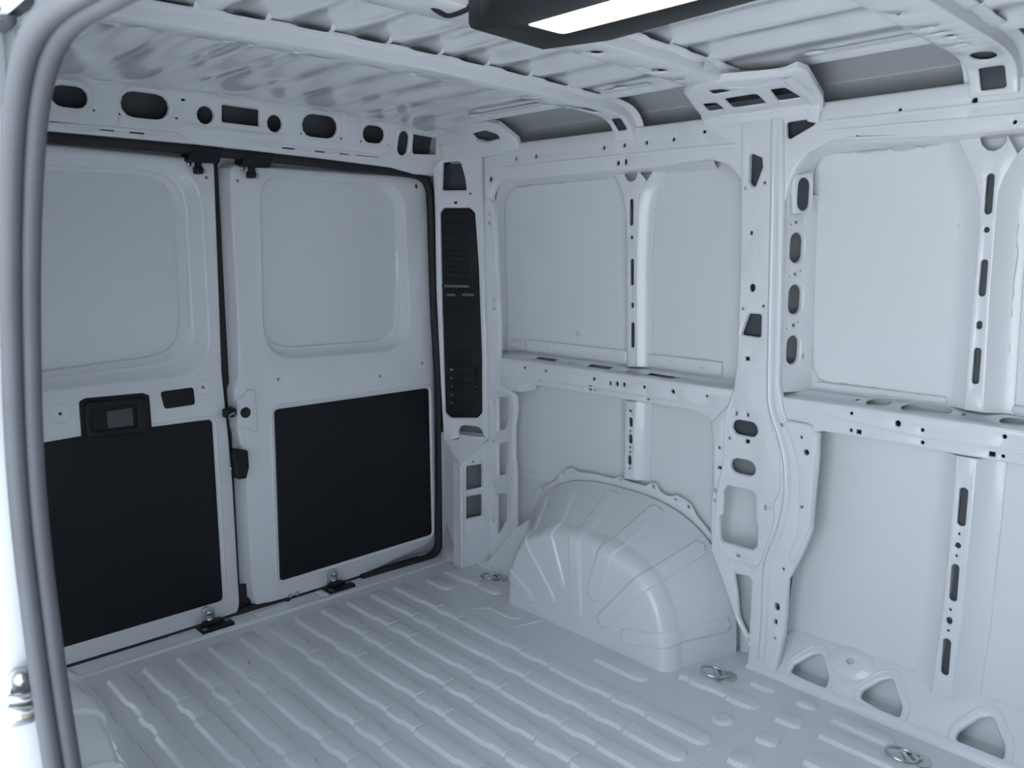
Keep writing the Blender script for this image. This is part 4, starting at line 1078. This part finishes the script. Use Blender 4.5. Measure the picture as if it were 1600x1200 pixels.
# ================================================================== REAR DOORS
def door(side):
    """one rear door, built in van coordinates; side +1 behind the driver's side"""
    f = lambda x, z, w: (x, 0.08 + w, z)
    nm = 'door_1' if side > 0 else 'door_2'
    b = bmesh.new()
    if side > 0:
        win_o = rnd([(0.1255,1.4291), (0.6800,1.4281), (0.6986,0.8222), (0.1117,0.8284)], [0.10, 0.12, 0.12, 0.13], 8)
        win_i = rnd([(0.1437,1.4068), (0.6713,1.4142), (0.6561,0.8610), (0.1201,0.8653)], [0.09, 0.11, 0.11, 0.12], 8)
        outer = rnd([(0.0266,1.4453), (0.7952,1.4531), (0.8104,0.0553), (0.4431,0.0028), (0.2083,-0.0374), (0.0348,-0.0162), (0.0326,0.5145), (0.0108,0.6337), (0.0082,0.7477), (0.0251,0.7870), (0.0283,0.9292)],
                    [0.03, 0.08, 0.08, 0.0, 0.05, 0.14, 0.0, 0.01, 0.01, 0.0, 0.0], 6)
        holes = [oval(*(0.7364,1.4178,0.0201,0.0204)), oval(*(0.1616,0.7668,0.0091,0.0106)), oval(*(0.5591,0.7377,0.0110,0.0117)), oval(*(0.7493,0.7674,0.0120,0.0122)), oval(*(0.0547,1.3976,0.0103,0.0096)), box2(*(0.7365,1.4201,0.0086,0.0068))][:5]
    else:
        ri = 0.12
        win_o = rnd([(-0.70, 1.425), (-0.0626,1.4388), (-0.0570,0.8053), (-0.70, 0.80)], [0.10, 0.13, 0.13, 0.10], 8)
        win_i = rnd([(-0.66, 1.395), (-0.1237,1.4016), (-0.1363,0.8757), (-0.66, 0.845)], [0.09, 0.11, 0.11, 0.10], 8)
        outer = rnd([(-0.80, 1.47), (-0.0149,1.4535), (-0.0259,0.8123), (-0.0101,0.4798), (-0.0077,-0.0164), (-0.1456,0.0012), (-0.79, 0.0)], [0.05, 0.02, 0, 0, 0.14, 0.0, 0.05], 6)
        holes = [oval(*(-0.0893,0.7686,0.0080,0.0080)), oval(*(-0.4918,0.7384,0.0080,0.0090)), oval(*(-0.0434,1.4011,0.0098,0.0093))]
    # inner pressing with the window recess
    wo = ccw(clean(win_o))
    o_in = inset(ccw(clean(outer)), 0.008)
    hs = [(ccw(clean(h)), inset(ccw(clean(h)), -0.0012)) for h in holes]
    fill(b, f, [o_in, wo] + [h[1] for h in hs])
    oc = ccw(clean(outer))
    P = lambda lp, w: [f(q[0], q[1], w) for q in lp]
    ring(b, P(o_in, 0), P(inset(oc, 0.003), 0.003)); ring(b, P(inset(oc, 0.003), 0.003), P(oc, 0.010)); ring(b, P(oc, 0.010), P(inset(oc, -0.010), 0.055))
    for h, ho in hs:
        ring(b, P(ho, 0), P(h, 0.002)); ring(b, P(h, 0.002), P(h, 0.02))
    # recess: rolled shoulder, sloped wall, second step, flat land, skin
    wi = ccw(clean(win_i))
    n = min(len(wo), len(wi))
    wo2 = wo[:n]; wi2 = wi[:n]
    mixl = lambda t: [(a[0] + (c[0] - a[0]) * t, a[1] + (c[1] - a[1]) * t) for a, c in zip(wo2, wi2)]
    st = [(0.0, 0.0), (0.08, 0.003), (0.20, 0.012), (0.48, 0.030), (0.58, 0.034), (0.66, 0.034), (0.70, 0.038), (0.98, 0.041), (1.0, 0.043), (1.002, 0.056)]
    for (t0, w0), (t1, w1) in zip(st, st[1:]):
        ring(b, P(mixl(t0), w0), P(mixl(t1), w1))
    d = obj(nm, b, PAINT)
    for h, ho in hs:
        backing(f, inset(h, -0.008), 0.012, d, name='hole_shade_disc')  # dark disc behind each screw hole, its shade as colour
    # outer skin seen through the recess
    b = bmesh.new()
    sk = ccw([(q[0], q[1]) for q in inset(wi2, -0.03)])
    sheet(b, lambda x, z, w: f(x, z, w + 0.0505), sk, [], r=0.001, depth=0.003)
    obj('outer_panel', b, SKIN, d)
    return d, f
door1, fd = door(1)
tag(door1, 'white rear door nearer the wheel arch, with black lower board', 'door', kind='structure')
door2, _ = door(-1)
tag(door2, 'white rear door with handle pocket and black board, beside the grey seal', 'door', kind='structure')

# black lower boards
b1 = rnd([(0.1401,0.6690), (0.7733,0.6719), (0.7793,0.0891), (0.1339,0.0772)], 0.016)
bm = bmesh.new()
sheet(bm, fd, b1, [], r=0.003, depth=0.006, w0=-0.004)
obj('trim_board', bm, BLACK, door1)
bm = bmesh.new()
o_ = inset(ccw(b1), -0.010)
ridge(bm, fd, o_ + o_[:1], 0.012, 0.005)
obj('pressed_rim', bm, PAINT, door1)
b2 = rnd([(-0.73, 0.655), (-0.4440,0.6689), (-0.4434,0.7675), (-0.4247,0.7743), (-0.2721,0.7715), (-0.2526,0.7635), (-0.2514,0.6670), (-0.0689,0.6653), (-0.0663,0.0680), (-0.735, 0.065)], [0.016, 0.0, 0.012, 0.012, 0.012, 0.01, 0.0, 0.016, 0.016, 0.016])
bm = bmesh.new()
sheet(bm, fd, b2, [], r=0.003, depth=0.006, w0=-0.004)
board2 = obj('trim_board', bm, BLACK, door2)
bm = bmesh.new()
ridge(bm, fd, [(-0.5516,0.6691), (-0.4471,0.6721)], 0.012, 0.005)
ridge(bm, fd, [(-0.2457,0.6701), (-0.0947,0.6739), (-0.0685,0.6714), (-0.0575,0.6495), (-0.0562,0.4465), (-0.0556,0.1477), (-0.0600,0.0661)], 0.012, 0.005)
obj('pressed_rim', bm, PAINT, door2)
# handle pocket in the raised part of the board
bm = bmesh.new()
pk = rnd([(-0.4123,0.7380), (-0.2921,0.7416), (-0.2948,0.6752), (-0.4148,0.6793)], 0.010)
sheet(bm, lambda x, z, w: fd(x, z, w - 0.012), rnd([(-0.4337,0.7645), (-0.2565,0.7602), (-0.2579,0.6525), (-0.4329,0.6617)], 0.02), [pk], r=0.006, depth=0.010, hr=0.006, hd=0.004)
pocket = obj('handle_pocket', bm, PLASTIC, door2)
bm = bmesh.new()
sheet(bm, fd, inset(ccw(pk), -0.002), [], r=0.001, depth=0.001, w0=-0.006)
obj('pocket_floor', bm, PLASTIC, pocket)
bm = bmesh.new()
sheet(bm, fd, rnd([(-0.3754,0.7314), (-0.3052,0.7337), (-0.3052,0.6805), (-0.3755,0.6811)], 0.004), [], r=0.002, depth=0.008, w0=-0.011)
obj('release_flap', bm, GREYRUB, pocket)
bm = bmesh.new()
sheet(bm, fd, rnd([(-0.2207,0.7695), (-0.1209,0.7721), (-0.1181,0.7181), (-0.2110,0.7160)], 0.010), [], r=0.002, depth=0.005, w0=-0.003)
obj('blanking_cover', bm, PLASTIC, door2)
# round bosses around small screw holes
def boss(c, r_, d):
    b = bmesh.new()
    ridge(b, fd, oval(c[0], c[1], 2 * r_, 2 * r_) + oval(c[0], c[1], 2 * r_, 2 * r_)[:1], 0.004, 0.0015)
    obj('screw_boss', b, PAINT, d)
for c in ((0.1616,0.7668), (0.7493,0.7674), (0.5591,0.7377)):
    boss(c, 0.016, door1)
boss((-0.0893,0.7686), 0.024, door2)
boss((-0.4918,0.7384), 0.028, door2)
# latch plate, plug and striker on the meeting edges
bm = bmesh.new()
sheet(bm, fd, rnd([(0.0107,0.7145), (0.0368,0.7238), (0.0465,0.7455), (0.0747,0.7445), (0.0764,0.6010), (0.0403,0.6232), (0.0108,0.6337)], 0.008), [], r=0.004, depth=0.012, w0=-0.010)
lp = obj('latch_plate', bm, PAINT, door1)
bm = bmesh.new()
c = (0.0375,0.6738)
bolt(bm, fd(c[0], c[1], -0.010), (0, -1, 0), 0.011, 0.004, 14)
obj('round_plug', bm, RUBBER, lp)
bm = bmesh.new()
c0 = (-0.0338,0.6667); c1 = (0.0075,0.6942)
boxm(bm, (c0[0], 0.055, c0[1]), (c1[0] - 0.005, 0.10, c1[1]), 0.004)
la = obj('latch', bm, PLASTIC, door2)
bm = bmesh.new()
c = (-0.0166,0.6767)
tube(bm, [(c[0] - 0.008, 0.056, c[1] - 0.012), (c[0] - 0.008, 0.048, c[1]), (c[0] + 0.006, 0.048, c[1] + 0.006), (c[0] + 0.014, 0.056, c[1] - 0.008)], 0.003, 6)
obj('latch_claw', bm, STEEL, la)
# pull handle on the meeting edge
bm = bmesh.new()
hpl = rnd([(-0.0127,0.5517), (0.0367,0.5520), (0.0382,0.4965), (0.0277,0.4601), (-0.0025,0.4615), (-0.0121,0.5223)], 0.006)
sheet(bm, lambda x, z, w: fd(x, z, w - 0.020), hpl, [], r=0.006, depth=0.06)
obj('release_lever', bm, PLASTIC, door1)
bm = bmesh.new()
ridge(bm, fd, [(-0.0412,0.5688), (-0.0425,0.5442), (-0.0336,0.5155), (-0.0136,0.4952)], 0.006, 0.002)
obj('pressed_crease', bm, PAINT, door2)
# upper latches with their stems and screws
def top_latch(d, poly, stem, foot, screws, plug):
    b = bmesh.new()
    sheet(b, lambda x, z, w: fd(x, z, w - 0.030), rnd(poly, 0.006), [], r=0.004, depth=0.06)
    l = obj('upper_latch', b, PLASTIC, d)
    b = bmesh.new()
    boxm(b, (stem[0][0], 0.052, stem[1][1]), (stem[1][0], 0.078, stem[0][1] + 0.01), 0.002)
    boxm(b, (foot[0][0], 0.048, foot[1][1]), (foot[1][0], 0.078, foot[0][1]), 0.003)
    obj('latch_rod', b, PLASTIC, l)
    for s_ in screws:
        b = bmesh.new()
        bolt(b, fd(s_[0], s_[1], 0), (0, -1, 0), 0.006, 0.005)
        obj('screw', b, STEEL, l)
top_latch(door2, [(-0.0936,1.4969), (0.0032,1.4943), (-0.0136,1.4424), (-0.1101,1.4409)], ((-0.0800,1.4376), (-0.0671,1.4274)), ((-0.0863,1.4279), (-0.0645,1.4072)), [(-0.0952,1.4365), (-0.0503,1.4174)], None)
top_latch(door1, [(0.0721,1.4945), (0.1650,1.4906), (0.1496,1.4405), (0.0548,1.4397)], ((0.0857,1.4361), (0.0999,1.4255)), ((0.0790,1.4260), (0.1010,1.4062)), [(0.0711,1.4351), (0.1163,1.4149)], None)
# lower locating tongues with two bolts and their floor plates
def tongue(d, poly, bolts, base):
    b = bmesh.new()
    sheet(b, lambda x, z, w: fd(x, z, w - 0.012), poly, [], r=0.003, depth=0.012)
    t_ = obj('locating_tongue', b, STEEL, d)
    for c in bolts:
        b = bmesh.new()
        bolt(b, fd(c[0], c[1], -0.012), (0, -1, 0), 0.0085, 0.009, 10)
        obj('bolt', b, STEEL, t_)
tongue(door2, rnd([(-0.1375,-0.0014), (-0.1361,0.0587), (-0.1253,0.0662), (-0.1069,0.0606), (-0.0972,0.0467), (-0.1003,-0.0090)], 0.006), [(-0.1181,0.0467), (-0.1174,0.0226)], None)
tongue(door1, rnd([(0.3132,0.0054), (0.3153,0.0622), (0.3260,0.0712), (0.3439,0.0664), (0.3538,0.0517), (0.3520,-0.0009)], 0.006), [(0.3343,0.0522), (0.3335,0.0285)], None)
# lower lock rod end
bm = bmesh.new()
c = (0.1561,-0.0099)
tube(bm, [fd(c[0], c[1] + 0.02, -0.004), fd(c[0], c[1] - 0.012, -0.012), fd(c[0] + 0.004, c[1] - 0.03, -0.012)], 0.010, 8)
lk = obj('lock_rod', bm, RUBBER, door1)
for c in ((0.1715,0.0134), (0.1958,0.0144)):
    bm = bmesh.new()
    bolt(bm, fd(c[0], c[1], 0), (0, -1, 0), 0.006, 0.005)
    obj('bolt', bm, STEEL, lk)
# meeting-edge details
bm = bmesh.new()
lofts(bm, [[fd(*(0.0280,1.4340), 0.006), fd(*(0.0159,1.4332), 0.05)], [fd(*(0.0283,0.9292), 0.006), fd(*(0.0053,0.9306), 0.05)], [fd(*(0.0326,0.5145), 0.006), fd(*(0.0090,0.5186), 0.05)], [fd(*(0.0394,0.0320), 0.006), fd(*(0.0119,0.0625), 0.05)]])
obj('door_edge', bm, PAINT, door1)
bm = bmesh.new()
boxm(bm, (-0.085, 0.120, -0.02), (0.010, 0.138, 1.49))
boxm(bm, (-0.10, 0.105, -0.02), (0.16, 0.118, 0.09))
obj('centre_gasket', bm, RUBBER, door2)
# dark void behind the doors (their outer skins)
bm = bmesh.new()
boxm(bm, (-0.82, 0.142, -0.05), (0.0, 0.150, 1.50))
obj('outer_skin', bm, PAINT, door2)
bm = bmesh.new()
boxm(bm, (0.003, 0.142, -0.05), (0.86, 0.150, 1.50))
obj('outer_skin', bm, PAINT, door1)
bm = bmesh.new()
c = (-0.1185,0.0034)

# ================================================================== THINGS
# --- rear opening weatherstrip
def weather(path, ry, rz_):
    pts = smooth_path(path, 6)
    return pts
wp = [(-0.80, 0.066, 0.03), (-0.815, 0.066, 0.8), (-0.80, 0.066, 1.42), (-0.76, 0.066, 1.468), (-0.49, 0.066, 1.478), (-0.12, 0.066, 1.478), (0.143, 0.066, 1.473), (0.42, 0.066, 1.468), (0.66, 0.066, 1.462),
      (0.742, 0.066, 1.452), (0.775, 0.066, 1.42), (0.786, 0.066, 1.36), (0.790, 0.066, 1.20), (0.797, 0.066, 0.95), (0.812, 0.066, 0.70), (0.813, 0.066, 0.40), (0.806, 0.066, 0.12), (0.800, 0.066, 0.035), (0.76, 0.066, 0.008), (0.70, 0.066, 0.002), (0.45, 0.075, 0.0)]
bm = bmesh.new()
tube(bm, smooth_path([Vector(p) for p in wp], 6), 0.0165, 10)
tag(obj('weatherstrip', bm, RUBBER), 'black rubber weatherstrip around the rear door opening', 'seal')
bm = bmesh.new()
tube(bm, smooth_path([Vector(p) for p in ((-0.78, 0.088, 0.004), (-0.4, 0.088, 0.002), (-0.06, 0.088, 0.004), (0.05, 0.088, 0.010), (0.12, 0.088, 0.004), (0.3, 0.088, 0.002), (0.72, 0.088, 0.002))], 5), 0.012, 8)
tag(obj('sill_gasket', bm, RUBBER), 'black rubber gasket along the bottom edge of the rear doors', 'seal')

# --- floor striker plates below the two doors
def striker_plate(cx, label):
    r0 = empty('striker_plate', (cx, 0.052, 0.003))
    tag(r0, label, 'striker', 'black striker plates on the rear sill')
    b = bmesh.new()
    sheet(b, lambda x, y, w: (x, y, 0.010 - w), rnd([(-0.05, -0.034), (0.058, -0.034), (0.058, 0.022), (-0.05, 0.022)], 0.006), [], r=0.003, depth=0.010)
    obj('base', b, PLASTIC, r0)
    b = bmesh.new()
    boxm(b, (-0.03, -0.008, 0.010), (0.03, 0.018, 0.020), 0.003)
    obj('block', b, PLASTIC, r0)
    for bx, by in ((-0.035, -0.022), (0.044, -0.004)):
        b = bmesh.new()
        bolt(b, (bx, by, 0.010), (0, 0, 1), 0.006, 0.003)
        obj('bolt', b, DARKST, r0)
sp1 = (-0.1132,0.0537); sp2 = (0.3359,0.0533)
striker_plate(sp1[0], 'small black striker plate below the door with the handle pocket')
striker_plate(sp2[0], 'small black striker plate below the door nearer the wheel arch')

# --- tail-lamp access cover on the corner pillar
cov = empty('lamp_access_cover', fP(0.10, 0.52, 0))
tag(cov, 'tall black plastic access cover with slots on the rear corner pillar', 'cover')
def rel(f):
    o0 = Vector(cov.location)
    return lambda s, z, w: tuple(Vector(f(s, z, w)) - o0)
co = rnd([(0.0575,1.3212), (0.0712,1.3346), (0.1755,1.3326), (0.1930,1.3167), (0.2025,1.1230), (0.2059,0.7981), (0.2000,0.5966), (0.1807,0.5755), (0.0717,0.5660), (0.0503,0.5839), (0.0520,0.9807)], [0.012, 0.012, 0.012, 0.012, 0.0, 0.0, 0.014, 0.014, 0.014, 0.014, 0.0])
slots = []
def slot_row(py, x0, x1, h):
    a = P_FIX(py, x0, x1) if False else None
for s in (oval(*(0.1087,1.0583,0.1117,0.0093)), oval(*(0.0861,1.0263,0.0402,0.0094)), oval(*(0.1578,1.0280,0.0552,0.0093))):
    slots.append(s)
for (s, z, w_, h_) in (((0.0785,0.7475,0.0218,0.0097)), ((0.1782,0.7537,0.0133,0.0072)), ((0.0772,0.7147,0.0137,0.0097)), ((0.0761,0.6830,0.0137,0.0098)), ((0.1762,0.6901,0.0160,0.0072)), ((0.0749,0.6511,0.0137,0.0098)), ((0.0737,0.6204,0.0137,0.0098))):
    slots.append(oval(s, z, w_, h_))
bm = bmesh.new()
sheet(bm, rel(fP), co, slots, r=0.003, depth=0.012, w0=0.004, hr=0.001, hd=0.004)
obj('cover_panel', bm, PLASTIC, cov)
def louvre(z_, s0, s1):
    b = bmesh.new()
    ridge(b, rel(fP), [(s0, z_), ((s0 + s1) / 2, z_), (s1, z_)], 0.010, 0.004, w0=0.004)
    obj('louvre', b, PLASTIC, cov)
for z_ in ((0.1283,1.3133), (0.1273,1.2862), (0.1260,1.2478), (0.1500,1.1864), (0.1492,1.1636), (0.1486,1.1453), (0.1480,1.1270), (0.1474,1.1086), (0.1202,1.0852), (0.1188,1.0434), (0.1174,1.0061), (0.1166,0.9826), (0.1244,0.8222), (0.1236,0.8007), (0.1230,0.7815), (0.1225,0.7671), (0.1267,0.7337), (0.1257,0.7022), (0.1246,0.6707), (0.1235,0.6390), (0.1223,0.6047)):
    louvre(z_[1], 0.066, 0.165)
bm = bmesh.new()
cc = (0.1536,1.2159)
bolt(bm, rel(fP)(cc[0], cc[1], 0.004), (-0.7, -0.5, 0), 0.009, 0.004)
obj('clip', bm, PLASTIC, cov)
bm = bmesh.new()
lofts(bm, [[fP(s, z, 0.045) for z in (0.4, 0.7, 1.0, 1.4)] for s in (0.02, 0.2)], smooth=False)
obj('lamp_recess', bm, PAINT, rear)

# --- lashing rings
def lashing_ring(x, y, rz, label):
    r0 = empty('lashing_ring', (x, y, 0.0), rz)
    tag(r0, label, 'ring', 'lashing rings on the floor')
    b = bmesh.new()
    rows = ((0.030, 0.0), (0.030, 0.004), (0.025, 0.006), (0.014, 0.006), (0.012, 0.011), (0.006, 0.012), (0.0055, 0.008), (0.001, 0.008))
    lofts(b, [[(0.022 + a * math.cos(t * math.pi / 10), a * math.sin(t * math.pi / 10), h_) for t in range(20)] for a, h_ in rows], True)
    obj('base', b, STEEL, r0)
    b = bmesh.new()
    pts = [(-0.002 + 0.034 * math.cos(t * math.pi / 14) * 1.0 - 0.012, 0.030 * math.sin(t * math.pi / 14), 0.008 + 0.006 * (1 - math.cos(t * math.pi / 14))) for t in range(28)]
    tube(b, pts, 0.0042, 8, closed=True)
    obj('loop', b, STEEL, r0)
    b = bmesh.new()
    boxm(b, (-0.008, -0.024, 0.004), (0.004, 0.024, 0.010), 0.003)
    obj('hinge_bar', b, STEEL, r0)
    return r0
lashing_ring(*(0.8057,-0.2598), math.radians(-20), 'steel lashing ring on the floor behind the wheel arch, by the corner')
lashing_ring(*(0.8045,-1.2118), math.radians(-47), 'steel lashing ring on the floor just ahead of the wheel arch')
lashing_ring(*(0.7976,-1.7348), math.radians(-47), 'steel lashing ring on the floor beside the three-sided sill openings')

# --- ceiling lamp on its black housing
LZ = 1.548
lamp = empty('ceiling_lamp', (-0.06, -1.50, LZ))
tag(lamp, 'black ceiling lamp housing with a lit rectangular lens', 'lamp')
def fLamp(x, y, w):
    return (x + 0.06, y + 1.50, w)
ho = rnd([(-0.190, -1.345), (-0.165, -1.285), (0.030, -1.265), (0.070, -1.40), (0.045, -1.78), (-0.02, -1.86), (-0.20, -1.84), (-0.255, -1.45)], [0.02, 0.01, 0.006, 0.05, 0.03, 0.03, 0.03, 0.05])
le = rnd([(-0.112, -1.372), (-0.026, -1.372), (-0.022, -1.72), (-0.112, -1.70)], [0.004, 0.018, 0.018, 0.006])
bm = bmesh.new()
sheet(bm, fLamp, ho, [le], r=0.010, depth=0.05, hr=0.004, hd=0.006)
obj('housing', bm, PLASTIC, lamp)
bm = bmesh.new()
sheet(bm, fLamp, inset(ccw(le), 0.001), [], r=0.004, depth=0.012, w0=-0.001)
lens = obj('lens', bm, LENS, lamp)
bm = bmesh.new()
rows = ((0.016, 0.0), (0.015, 0.004), (0.009, 0.007), (0.001, 0.0075))
lofts(bm, [[fLamp(-0.066 + a * math.cos(t * math.pi / 8), -1.505 + a * math.sin(t * math.pi / 8), -0.001 - h_) for t in range(16)] for a, h_ in rows], True)
obj('bulb', bm, BULB, lens)
for by in (-1.58, -1.66):
    bm = bmesh.new()
    ridge(bm, fLamp, [(-0.105, by), (-0.066, by), (-0.03, by)], 0.004, 0.002, w0=-0.001)
    obj('lens_rib', bm, LENS, lens)
# wiring that leaves the lamp
def c_pt(px_, py_):
    return (px_, py_)
bm = bmesh.new()
cab = [(-0.2081,-1.2084), (-0.1901,-1.2151), (-0.1743,-1.2143), (-0.1452,-1.2041), (-0.1389,-1.2265), (-0.1426,-1.2654), (-0.1437,-1.2950), (-0.1248,-1.3027)]
tube(bm, smooth_path([Vector((c[0], c[1], 1.592 + (0.006 if i in (0, 1) else 0.0))) for i, c in enumerate(cab)], 5), 0.0065, 8)
tag(obj('lamp_cable', bm, RUBBER), 'short black taped cable running across the roof to the lamp', 'cable')

# ================================================================== NEAR SIDE: wall with the sliding-door opening
fWl = lambda y, z, w: (-(0.92 - 0.045 * z) - w, y, z)
bm = bmesh.new()
sheet(bm, fWl, [(0.06, 0.0), (0.06, 1.55), (-1.32, 1.55), (-1.375, 1.36), (-1.375, 0.0)], [rnd([(-0.2, 0.85), (-0.2, 1.36), (-1.1, 1.36), (-1.1, 0.85)], 0.06)], r=0.005, depth=0.09)
lofts(bm, [[(-(1.01 - 0.03 * z), y, z) for z in (-0.02, 0.8, 1.56)] for y in (0.14, -1.41)], smooth=False)
wall_l = tag(obj('wall_left', bm, PAINT), 'white inner wall behind the grey door seal', 'wall', kind='structure')
arch_l, _ = arch(-1, wall_l, 0.400, 0.425, 0.085)
# door jamb outside the seal
bm = bmesh.new()
jam = [[(-0.875, -1.385, z), (-0.905, -1.420, z), (-0.955, -1.425, z), (-1.0, -1.40, z), (-1.03, -1.40, z), (-1.03, -1.2, z)] for z in (-0.25, 0.3, 0.8, 1.15, 1.40, 1.69)]
lofts(bm, jam)
jamb = obj('door_jamb', bm, PAINT, wall_l)
# header above the sliding-door opening and outer body above it
bm = bmesh.new()
lofts(bm, [[(-0.862, y, 1.43), (-0.885, y, 1.405), (-0.900, y, 1.42), (-0.90, y, 1.69)] for y in (-1.385, -2.0, -2.75)])
lofts(bm, [[(-0.862, y, 1.41), (-0.852, y, 1.545)] for y in (-1.36, -2.75)], smooth=False)
obj('opening_header', bm, PAINT, wall_l)
# sill of the opening
bm = bmesh.new()
lofts(bm, [[(-0.925, y, 0.0), (-0.94, y, -0.02), (-1.0, y, -0.06), (-1.02, y, -0.25)] for y in (-1.40, -2.0, -2.75)])
obj('opening_sill', bm, PAINT, wall_l)

# --- sliding-door seal: twin-lobed rubber profile round the opening
seal_path = [(-1.9531,1.3468), (-1.8612,1.3522), (-1.7752,1.3554), (-1.7081,1.3575), (-1.6526,1.3544), (-1.6110,1.3431), (-1.5773,1.3226), (-1.5457,1.2888), (-1.5146,1.2346), (-1.4837,1.1634), (-1.4559,1.0731), (-1.4365,0.9904), (-1.4275,0.9049), (-1.4328,0.8200), (-1.4475,0.7219), (-1.4707,0.6345), (-1.5022,0.5450), (-1.5335,0.4497)]
sp = smooth_path([Vector((-0.90, q[0], q[1])) for q in seal_path], 5)
def lobes(b, off, rad):
    pts = []
    for i, p in enumerate(sp):
        a = sp[max(0, i - 1)]; c_ = sp[min(len(sp) - 1, i + 1)]
        t = (c_ - a).normalized()
        n_ = Vector((1, 0.15, 0)); n_ = (n_ - t * n_.dot(t)).normalized()
        pts.append(p + n_ * off)
    tube(b, pts, rad, 12)
seal = empty('sliding_door_seal', sp[-1])
tag(seal, 'grey twin-lobed rubber seal on the edge of the side door opening', 'seal')
for nm, off, rad in (('outer_lobe', -0.0085, 0.0098), ('inner_lobe', 0.0085, 0.0105)):
    bm = bmesh.new()
    lobes(bm, off, rad)
    bmesh.ops.translate(bm, verts=bm.verts, vec=-sp[-1])
    obj(nm, bm, GREYRUB, seal)
# --- striker bracket bolted to the jamb
fJ = lambda x, z, w: (x, -1.43 + w, z)
sb = empty('door_striker', fJ(*(-0.9236,0.7045), 0))
tag(sb, 'zinc plated striker bracket bolted to the jamb outside the grey seal', 'striker')
o0 = Vector(sb.location)
relJ = lambda x, z, w: tuple(Vector(fJ(x, z, w)) - o0)
bm = bmesh.new()
sheet(bm, relJ, rnd([(-0.9353,0.7254), (-0.9285,0.7341), (-0.9140,0.7311), (-0.9106,0.7102), (-0.9090,0.6836), (-0.9127,0.6682), (-0.9433,0.6718)], 0.008), [], r=0.003, depth=0.010, w0=-0.004)
obj('plate', bm, STEEL, sb)
for p, q in (((-0.9389,0.7104), (-0.9084,0.7064)), ((-0.9412,0.6979), (-0.9070,0.6921))):
    bm = bmesh.new()
    tube(bm, [relJ(p[0], p[1], -0.012), relJ((p[0] + q[0]) / 2, (p[1] + q[1]) / 2, -0.018), relJ(q[0], q[1], -0.012)], 0.0055, 8)
    obj('striker_bar', bm, STEEL, sb)
bm = bmesh.new()
c = (-0.9226,0.7245)
bolt(bm, relJ(c[0], c[1], -0.004), (0, -1, 0), 0.007, 0.006, 12)
obj('bolt', bm, STEEL, sb)
bm = bmesh.new()
sheet(bm, relJ, oval(*(-0.9244,0.6860,0.0186,0.0121)), [], r=0.004, depth=0.008, w0=-0.012)
obj('yellow_zinc_pad', bm, BRASSY, sb)
# --- dark roller catch above it
rc = empty('roller_catch', fJ(*(-0.8747,1.4155), 0))
tag(rc, 'dark plastic roller catch high on the jamb outside the grey seal', 'catch')
o0 = Vector(rc.location)
bm = bmesh.new()
relR = lambda x, z, w: tuple(Vector(fJ(x, z, w)) - o0)
sheet(bm, relR, rnd([(-0.8972,1.4407), (-0.8474,1.4512), (-0.8576,1.4235), (-0.8678,1.4107), (-0.9000,1.4084)], 0.008), [], r=0.006, depth=0.03, w0=-0.03)
obj('body', bm, GREYRUB, rc)
bm = bmesh.new()
sheet(bm, relR, rnd([(-0.8950,1.4033), (-0.8760,1.4068), (-0.8773,1.3980), (-0.8816,1.3931), (-0.8959,1.3924)], 0.006), [], r=0.005, depth=0.03, w0=-0.03)
obj('roller', bm, GREYRUB, rc)
